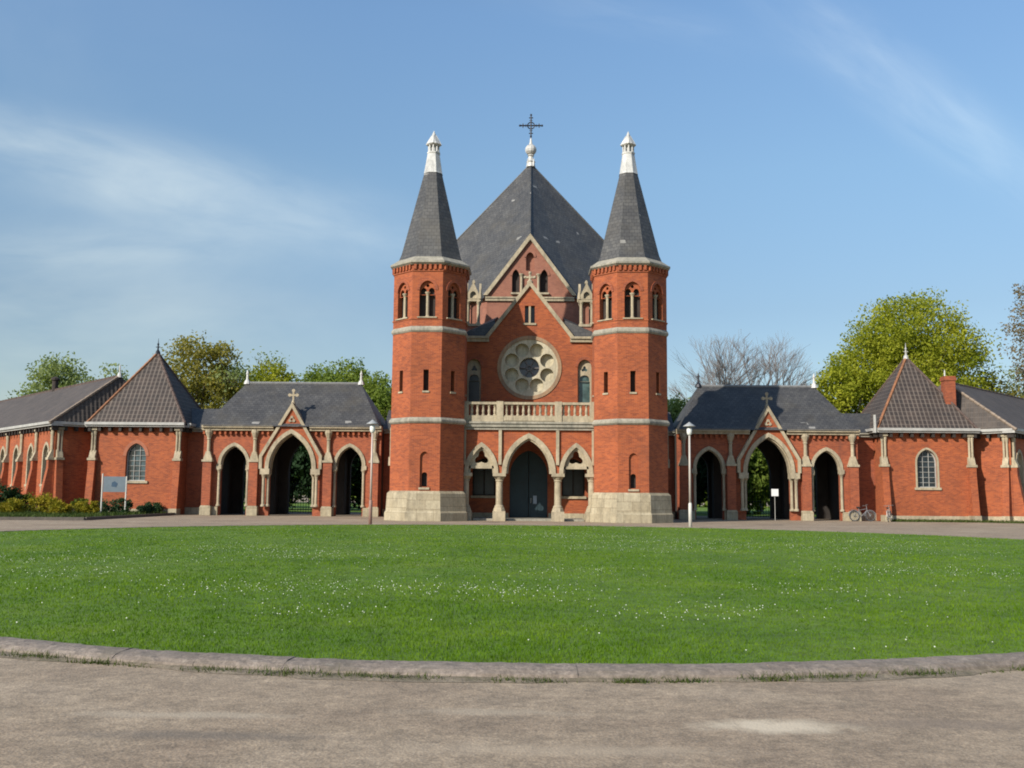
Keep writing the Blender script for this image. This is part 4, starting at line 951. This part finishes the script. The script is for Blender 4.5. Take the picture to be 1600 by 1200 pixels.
# ------------------------------------------------------------------ information board in the bed
def info_board():
    x, y = -25.0, 60.0; ang = R(14)
    t = thing('information_board', 'grey blue information board on two posts in front of the left pavilion', 'sign', (x, y, 0))
    U = Vector((math.cos(ang), math.sin(ang), 0)); W = Vector((math.sin(ang), -math.cos(ang), 0)); F = (Vector((x, y, 0)), U, Vector((0, 0, 1)), W)
    for u in (-0.68, 0.68):
        p = F[0]+U*u; MB().lathe((p.x, p.y), [(0.045, 0), (0.045, 2.55 if u < 0 else 2.4)], 10).build('post', mat_sleeve, t)
    pn = MB().box(F, -0.62, 0.66, 1.45, 2.38, -0.03, 0.03).build('panel', mat_plain('blue grey sign panel', (0.19, 0.235, 0.265), 0.5, 0, 0.08, 4), t)
    mb = MB(); mb.plate(F, [(-0.16, 1.78), (0.12, 1.74), (0.2, 1.95), (0.02, 2.1), (-0.14, 2.02)], (), 0.031, 0.036); mb.build('emblem', mat_plain('dark blue print', (0.05, 0.10, 0.16), 0.6, 0, 0.3, 9), pn)
info_board()

# ------------------------------------------------------------------ bicycles
def bicycle(label, loc, rz, framec, lean):
    t = thing('bicycle', label, 'bicycle', (0, 0, 0), 'bicycles parked by the right pavilion')
    fm = MB(); Rr = 0.34
    for x in (-0.53, 0.53):
        ty = MB(); ty.ring((x, 0, Rr), (0, 1, 0), Rr-0.02, 0.02, 28, 6); wh = ty.build('wheel', mat_tyre, t)
        rm = MB(); rm.ring((x, 0, Rr), (0, 1, 0), Rr-0.05, 0.012, 28, 5); rm.build('rim', mat_chrome, wh)
        spk = MB()
        for k in range(14):
            a = 2*math.pi*k/14; spk.tube((x, 0.02*(-1)**k, Rr), (x+(Rr-0.05)*math.cos(a), 0, Rr+(Rr-0.05)*math.sin(a)), 0.004, 0.004, 3)
        spk.tube((x, -0.05, Rr), (x, 0.05, Rr), 0.025); spk.build('spokes', mat_chrome, wh)
        mg = MB(); pts = [(x+(Rr+0.03)*math.cos(a), 0, Rr+(Rr+0.03)*math.sin(a)) for a in [R(q) for q in range(10, 181, 17)]]
        for a, b in zip(pts, pts[1:]): mg.tube(a, b, 0.022, 0.022, 5)
        mg.build('mudguard', framec, t)
    for a, b, r in (((-0.1, 0, 0.28), (-0.22, 0, 0.82), 0.018), ((-0.1, 0, 0.28), (0.34, 0, 0.72), 0.02), ((-0.2, 0, 0.70), (0.33, 0, 0.80), 0.017), ((-0.1, 0.03, 0.28), (-0.53, 0.04, 0.34), 0.012), ((-0.19, 0, 0.68), (-0.53, 0.04, 0.34), 0.011), ((0.34, 0, 0.70), (0.31, 0, 0.95), 0.018), ((0.345, 0, 0.70), (0.53, 0.04, 0.34), 0.014), ((0.345, 0, 0.70), (0.53, -0.04, 0.34), 0.014)):
        fm.tube(a, b, r)
    fm.build('frame', framec, t)
    hb = MB(); hb.tube((0.31, 0, 0.94), (0.29, 0, 1.05), 0.014); hb.tube((0.29, -0.27, 1.03), (0.29, 0.27, 1.03), 0.012)
    for s in (-1, 1): hb.tube((0.29, s*0.26, 1.03), (0.14, s*0.28, 1.0), 0.016)
    hb.build('handlebar', mat_chrome, t)
    sd = MB(); sd.ball((-0.25, 0, 0.88), 0.12, 0.35); sd.tube((-0.25, 0, 0.87), (-0.06, 0, 0.88), 0.06, 0.025, 8); sd.tube((-0.215, 0, 0.78), (-0.235, 0, 0.86), 0.013); sd.build('saddle', mat_tyre, t)
    pd_ = MB(); pd_.ring((-0.1, 0.05, 0.28), (0, 1, 0), 0.085, 0.008, 16, 4); pd_.tube((-0.1, 0.07, 0.28), (0.02, 0.07, 0.16), 0.01); pd_.tube((-0.1, -0.07, 0.28), (-0.22, -0.07, 0.40), 0.01); pd_.box(Fr((0.02, 0.12, 0), (1, 0, 0), (0, -1, 0)), -0.05, 0.05, 0.15, 0.17, -0.05, 0.05); pd_.build('pedals', mat_tyre, t)
    rk = MB()
    for s in (-0.05, 0.05): rk.tube((-0.28, s, 0.72), (-0.72, s, 0.72), 0.008); rk.tube((-0.66, s, 0.72), (-0.53, s, 0.34), 0.006)
    for x in (-0.4, -0.55, -0.7): rk.tube((x, -0.05, 0.72), (x, 0.05, 0.72), 0.006)
    rk.build('luggage_rack', mat_chrome, t)
    t.location = loc; t.rotation_euler = (lean, 0, rz)
mat_tyre = mat_plain('black rubber', (0.03, 0.03, 0.03), 0.8); mat_chrome = mat_plain('steel bicycle parts', (0.32, 0.32, 0.31), 0.4, 0.5, 0.05)
bicycle('silver bicycle side on, left of the pavilion corner buttress', (21.35, 64.5, 0), R(5), mat_plain('silver frame', (0.3, 0.3, 0.3), 0.35, 0.3), R(-7))
bicycle('pale bicycle turned towards the viewer beside the corner buttress', (22.75, 63.6, 0), R(62), mat_plain('cream frame', (0.6, 0.55, 0.5), 0.4), R(-5))

# ------------------------------------------------------------------ flower bed
bedpts = [(-22.9, 64.9), (-22.8, 58.5), (-22.8, 51.2), (-27, 50.2), (-34, 50.0), (-46, 51.5), (-46, 74), (-31.7, 63.4), (-29.9, 62.1), (-29.2, 64.8)]
mb = MB(); mb.face(*[(x, y, 0.09) for x, y in bedpts]); bed = mb.build('flower_bed_soil', mat_plain('bed soil', (0.055, 0.06, 0.03), 0.95, 0, 0.4, 1.5)); bed['kind'] = 'structure'
mb = MB(); pts = [Vector((x, y, 0)) for x, y in bedpts[:6]]
for a, b in zip(pts, pts[1:]):
    d = (b-a); ln = d.length; U = d.normalized(); Wv = Vector((0, 0, 1)).cross(U)*-1
    mb.box((a, U, Vector((0, 0, 1)), Wv), 0.0, ln-0.004, 0, 0.16, -0.12, 0.0)
bk = mb.build('bed_kerb', mat_stone('dark bed kerb', (0.11, 0.09, 0.075), (0.17, 0.145, 0.12))); bk['kind'] = 'structure'

def leaf_quads(centers, sizes, flat=0.5):
    """random oriented leaf quads"""
    n = len(centers); a = rng.normal(size=(n, 3)); a /= np.linalg.norm(a, axis=1)[:, None]; b = rng.normal(size=(n, 3)); b -= (a*b).sum(1)[:, None]*a; b /= np.linalg.norm(b, axis=1)[:, None]
    s = sizes[:, None]; a = a*s; b = b*s*flat
    return np.stack([centers-a, centers+b*0.9-a*0.1, centers+a, centers-b*0.9-a*0.1], 1).reshape(-1, 3)
def clump_points(cx, cy, cz, rx, ry, rz, nclump, per, cr, bottom=-0.75, hollow=0.35):
    P = []
    for _ in range(nclump):
        while True:
            v = rng.uniform(-1, 1, 3); r = np.linalg.norm(v)
            if hollow < r < 1 and v[2] > bottom: break
        c = np.array([cx, cy, cz])+v*np.array([rx, ry, rz]); m = int(per*rng.uniform(0.5, 1.5)); q = np.clip(rng.normal(size=(m, 3)), -1.5, 1.5)*cr*rng.uniform(0.6, 1.3)*np.array([1, 1, 0.75]); P.append(c+q)
    return np.concatenate(P)
def bush(name, label, cat, x, y, rx, ry, h, mat, n=40, leaf=0.09, group=None, per=60):
    t = thing(name, label, cat, (x, y, 0), group)
    mb = MB()
    for k in range(6):
        a = rng.uniform(0, 6.28); mb.tube((x, y, 0.0), (x+0.5*rx*math.cos(a), y+0.5*ry*math.sin(a), h*0.6), 0.03, 0.012, 5)
    mb.build('stems', BARK, t)
    P = clump_points(x, y, h*0.52, rx*0.85, ry*0.85, h*0.48, n, per, 0.16*min(1.5, max(rx, h*0.6)), -1, 0.1); P[:, 2] = np.clip(P[:, 2], 0.05, None)
    tri_mesh('foliage', leaf_quads(P, rng.uniform(0.6, 1.3, len(P))*leaf, 0.55), 4, mat, t, (x, y, 0)); return t
BARK = mat_plain('grey brown bark', (0.10, 0.075, 0.055), 0.9, 0, 0.3, 2)
L_DARK = mat_leaf('dark evergreen leaves', (0.012, 0.032, 0.012), (0.03, 0.062, 0.022), 1.5, 0.2)
L_MID = mat_leaf('blue green shrub leaves', (0.03, 0.065, 0.03), (0.06, 0.11, 0.05), 1.5, 0.3)
L_YEL = mat_leaf('yellow flowering shrub', (0.16, 0.17, 0.015), (0.42, 0.33, 0.03), 2.2, 0.3)
L_LIME = mat_leaf('yellow green foliage', (0.09, 0.125, 0.02), (0.2, 0.22, 0.03), 1.5, 0.3)
bush('shrub', 'dark evergreen bush at the far left against the brick wing', 'shrub', -34.2, 62.6, 0.9, 0.9, 2.4, L_DARK, 40, 0.11)
bush('shrub', 'rounded dark green bush below the first wing buttresses', 'shrub', -31.7, 60.8, 1.0, 0.8, 1.7, L_DARK, 36, 0.1)
for i, (x, y, r, h, lab, mt) in enumerate([
        (-29.9, 57.5, 0.9, 1.0, 'low yellow flowering shrub at the left picture edge', L_YEL), (-28.4, 58.2, 0.9, 1.25, 'taller yellow flowering shrub below the wing lancets', L_YEL),
        (-27.2, 57.5, 0.8, 0.9, 'bright yellow flowering shrub left of the pavilion corner', L_YEL), (-26.0, 58.8, 0.7, 0.85, 'yellow flowering shrub nearest to the sign post', L_YEL),
        (-30.6, 61.0, 1.0, 1.2, 'tall lime green shrub just in front of the wing corner', L_LIME), (-33.0, 58.4, 0.9, 0.9, 'olive and yellow shrub right at the left frame edge', L_LIME),
        (-27.6, 61.5, 0.8, 1.0, 'lime green shrub under the dark end wall of the wing', L_LIME),
        (-31.3, 57.0, 1.0, 0.7, 'low lime green shrub spreading beyond the left frame edge', L_LIME)]):
    bush('flowering_shrub', lab, 'shrub', x, y, r, 0.7, h, mt, 26, 0.075, 'yellow shrubs in the flower bed')
for i, (x, y, r, h, lab) in enumerate([(-25.6, 60.6, 0.75, 0.95, 'blue green shrub left of the information board'), (-24.5, 60.5, 0.6, 1.15, 'blue green shrub behind the information board'), (-24.0, 62.2, 0.7, 0.7, 'low blue green shrub right of the information board'), (-24.3, 64.5, 0.7, 0.8, 'low green shrub nearest the pavilion right corner')]):
    bush('green_shrub', lab, 'shrub', x, y, r, 0.6, h, L_MID, 24, 0.07, 'green shrubs round the information board')
# ground cover in the bed, and a weedy strip along the right pavilion
n = 26000; x = rng.uniform(-46, -23.2, n); y = rng.uniform(50.3, 70, n)
inside = np.zeros(n, bool); j = len(bedpts)-1
for i in range(len(bedpts)):
    xi, yi = bedpts[i]; xj, yj = bedpts[j]
    c = ((yi > y) != (yj > y)) & (x < (xj-xi)*(y-yi)/(yj-yi+1e-9)+xi); inside ^= c; j = i
x, y = x[inside], y[inside]
gc = tri_mesh('bed_ground_cover', blades(x, y, np.full(len(x), 0.08), rng.uniform(0.08, 0.28, len(x)), np.full(len(x), 0.07), 1.0), 3, L_LIME if False else mat_leaf('bed ground cover leaves', (0.03, 0.065, 0.018), (0.10, 0.13, 0.03), 0.8, 0.3))
tag(gc, 'low green ground cover filling the flower bed', 'ground cover', kind='stuff')
n = 5200; x = rng.uniform(23.1, 31.7, n); y = 64.6-np.abs(rng.normal(0, 0.35, n))-np.clip((x-28.9)*0.9, 0, 2.4)
ws2 = tri_mesh('wall_weeds', blades(x, y, np.zeros(n), rng.uniform(0.04, 0.22, n), np.full(n, 0.05), 0.9), 3, WEED); tag(ws2, 'thin strip of weeds along the foot of the right pavilion', 'weeds', kind='stuff')

# ------------------------------------------------------------------ trees
def limbs(mb, base, top_z, r0, spread, nl=7):
    base = Vector(base); fork = base+Vector((0, 0, (top_z-base.z)*0.35)); mb.tube(base, fork, r0, r0*0.75, 8)
    for k in range(nl):
        a = 2*math.pi*k/nl+random.uniform(-0.3, 0.3); e = random.uniform(0.5, 0.95)
        p1 = fork+Vector((math.cos(a)*spread*0.4*e, math.sin(a)*spread*0.4*e, (top_z-fork.z)*0.4)); p2 = p1+Vector((math.cos(a)*spread*0.35*e, math.sin(a)*spread*0.35*e, (top_z-fork.z)*0.35*random.uniform(0.5, 1)))
        mb.tube(fork-Vector((0, 0, 0.2)), p1, r0*0.45, r0*0.28, 6); mb.tube(p1, p2, r0*0.28, r0*0.08, 5)
    mb.tube(fork, (fork.x+random.uniform(-0.4, 0.4), fork.y, top_z*0.95), r0*0.5, r0*0.06, 6)
def tree(name, label, x, y, top, rx, rz, mat, nclump=170, per=46, leaf=0.17, group=None, cr=0.62, hollow=0.3):
    t = thing(name, label, 'tree', (x, y, 0), group); mb = MB(); limbs(mb, (x, y, -0.1), top-0.8, 0.25+rx*0.025, rx); mb.build('trunk', BARK, t)
    P = clump_points(x, y, top-rz, rx*0.92, rx*0.92, rz*0.95, int(nclump*1.25), int(per*1.9), cr, -0.9, hollow)
    # a ragged edge: stray sprays beyond the crown
    tri_mesh('crown', leaf_quads(P, rng.uniform(0.6, 1.4, len(P))*leaf, 0.6), 4, mat, t, (x, y, 0)); return t
def bare_tree(name, label, x, y, top, spread, mat, depth=6, seed=1, group=None, leaf=None):
    rn = random.Random(seed); t = thing(name, label, 'tree', (x, y, 0), group); tr = MB(); tw = MB(); tips = []
    def grow(p, d, l, r, k):
        if k == 0 or r < 0.008: tips.append(p); return
        q = p+d*l; (tr if k >= depth-1 else tw).tube(p, q, r, r*0.72, 6 if k > 4 else 3, False)
        for _ in range(rn.choice((3, 3, 4)) if k < depth else 6):
            lead = _ == 0
            nd = (d+Vector((rn.uniform(-1, 1), rn.uniform(-1, 1), rn.uniform(-0.3, 0.5)))*spread*(0.5 if lead else 1.2)).normalized(); grow(q, nd, l*(rn.uniform(0.66, 0.8) if lead else rn.uniform(0.6, 0.84)), r*(0.72 if lead else rn.uniform(0.42, 0.6)), k-1)
    grow(Vector((x, y, -0.1)), Vector((0, 0, 1)), top*0.265, 0.01*top*1.2, depth)
    tr.build('trunk', mat, t); tw.build('crown', mat, t)
    if leaf is not None:
        c = np.array([list(p) for p in tips]); c = np.repeat(c, leaf[1], 0)+rng.normal(size=(len(c)*leaf[1], 3))*0.35
        tri_mesh('buds', leaf_quads(c, rng.uniform(0.6, 1.3, len(c))*leaf[2], 0.6), 4, leaf[0], t, (x, y, 0))
    return t
G1 = mat_leaf('fresh spring green', (0.21, 0.26, 0.022), (0.46, 0.47, 0.045), 0.32, 0.45, 1.3)
G2 = mat_leaf('mid green leaves', (0.15, 0.22, 0.04), (0.26, 0.33, 0.065), 0.5)
G3 = mat_leaf('olive bronze spring leaves', (0.23, 0.22, 0.042), (0.36, 0.31, 0.075), 0.45)
G4 = mat_leaf('pale grey green leaves', (0.22, 0.28, 0.11), (0.34, 0.40, 0.16), 0.5)
G5 = mat_leaf('brownish buds', (0.20, 0.16, 0.10), (0.33, 0.26, 0.15), 0.6)
BARK2 = mat_plain('grey twig bark', (0.17, 0.15, 0.14), 0.9, 0, 0.2, 1)
gT = 'trees beyond the brick buildings'
tree('broadleaf_tree', 'light green rounded tree above the left wing roof', -45.6, 95, 14.4, 3.3, 4.4, G4, 120, 40, 0.15, gT)
tree('broadleaf_tree', 'small pale green tree just left of the left pavilion roof', -40.2, 96, 13.6, 2.6, 4.0, G4, 90, 40, 0.15, gT)
tree('broadleaf_tree', 'broad olive bronze tree just right of the left pavilion roof', -31.6, 94, 16.6, 4.6, 6.2, G3, 210, 44, 0.15, gT)
bare_tree('thin_tree', 'sparse grey twiggy tree between the bronze tree and gateway roof', -28.0, 97, 16.6, 0.5, BARK2, 6, 5, gT, (G4, 2, 0.16))
tree('broadleaf_tree', 'fresh green tree behind the left end of the left gateway roof', -24.8, 95, 14.0, 3.3, 4.8, G1, 150, 44, 0.15, gT)
tree('broadleaf_tree', 'mid green tree behind the middle of the left gateway roof', -20.9, 98, 13.7, 3.5, 4.8, G2, 170, 44, 0.15, gT)
tree('broadleaf_tree', 'darker green tree behind the right end of the left gateway roof', -17.2, 95, 14.1, 3.5, 5.4, G2, 190, 44, 0.15, gT)
tree('broadleaf_tree', 'green tree squeezed against the left tower side', -13.6, 92, 12.8, 2.7, 4.8, G2, 150, 44, 0.15, gT)
bare_tree('bare_tree', 'leafless grey tree behind the right gateway roof, nearer the tower', 18.9, 96, 18.6, 0.62, BARK2, 7, 11, gT)
bare_tree('bare_tree', 'leafless grey tree behind the right gateway roof, nearer the green tree', 22.6, 98, 19.0, 0.62, BARK2, 7, 23, gT)
bare_tree('bare_tree', 'low leafless tree half hidden close beside the right tower', 14.8, 94, 12.2, 0.65, BARK2, 6, 31, gT, (G4, 2, 0.15))
tree('broadleaf_tree', 'small grey green tree beside the right tower above the roof', 13.2, 92, 10.6, 1.9, 3.2, G4, 60, 36, 0.16, gT)
tree('broadleaf_tree', 'large bright green spreading tree behind the right pavilion', 36.4, 95, 20.9, 7.6, 8.6, G1, 520, 62, 0.14, gT, 0.8)
tree('broadleaf_tree', 'low spring green tree at the left foot of the large tree', 28.8, 92, 14.2, 3.2, 5.4, G1, 130, 40, 0.15, gT)
tree('budding_tree', 'tall sparse brown budding tree cut off by the right picture edge', 51.6, 95, 25.2, 5.7, 8.2, G5, 210, 36, 0.13, gT, 0.62, 0.2)
tree('broadleaf_tree', 'small olive tree low behind the right wing roof', 45.2, 97, 13.6, 2.6, 4.2, G3, 80, 40, 0.15, gT)
bare_tree('thin_tree', 'thin twiggy tree at the right edge below the budding tree', 49.4, 99, 14.5, 0.55, BARK2, 6, 52, gT, (G4, 2, 0.15))
# evergreens seen through the arches
for (x, y, top, rx, lab) in [(-17.6, 86, 8.5, 2.6, 'dark evergreen seen through the middle arch of the left gateway'), (-22.6, 87, 8.5, 2.6, 'dark evergreen seen through the left arch of the left gateway'), (-13.8, 88, 8.0, 2.4, 'dark evergreen seen through the right arch of the left gateway'),
                             (18.6, 86, 8.5, 2.8, 'dark evergreen seen through the middle arch of the right gateway'), (14.0, 88, 8.0, 2.6, 'dark evergreen seen through the left arch of the right gateway'), (23.4, 87, 8.5, 2.6, 'dark evergreen seen through the right arch of the right gateway')]:
    tree('evergreen_tree', lab, x, y, top, rx, top*0.5, L_DARK if x != 18.6 else G2, 120, 50, 0.22, 'evergreens behind the gateways', 0.6, 0.05)
# garden ground beyond the gateways
gd = grid_obj('garden_lawn', -120, 120, 78, 160, 0.006, mat_lawn()); gd['kind'] = 'structure'
# distant wood closing the view
P = []
for k in range(260):
    xx = -150+300*k/259+rng.uniform(-1, 1); hh = 9+3*math.sin(xx*0.13)+2*math.sin(xx*0.37+1); P.append(clump_points(xx, 140+rng.uniform(-4, 4), hh*0.5, 2.6, 2.6, hh*0.5, 10, 22, 0.8, -1, 0))
dw = tri_mesh('distant_wood', leaf_quads(np.concatenate(P), rng.uniform(0.35, 0.7, sum(map(len, P))), 0.6), 4, G2); tag(dw, 'distant belt of trees behind the chapel grounds', 'wood', kind='stuff')

# one common albedo factor for all base colours
for m in bpy.data.materials:
    if not m.use_nodes: continue
    t = m.node_tree
    for nd in [x for x in t.nodes if x.type in ('BSDF_PRINCIPLED', 'BSDF_TRANSLUCENT')]:
        i = nd.inputs[0]
        if i.is_linked:
            src = i.links[0].from_socket; o = mixc(t, 1.0, src, (0.80, 0.80, 0.80), 'MULTIPLY'); t.links.new(o, i)
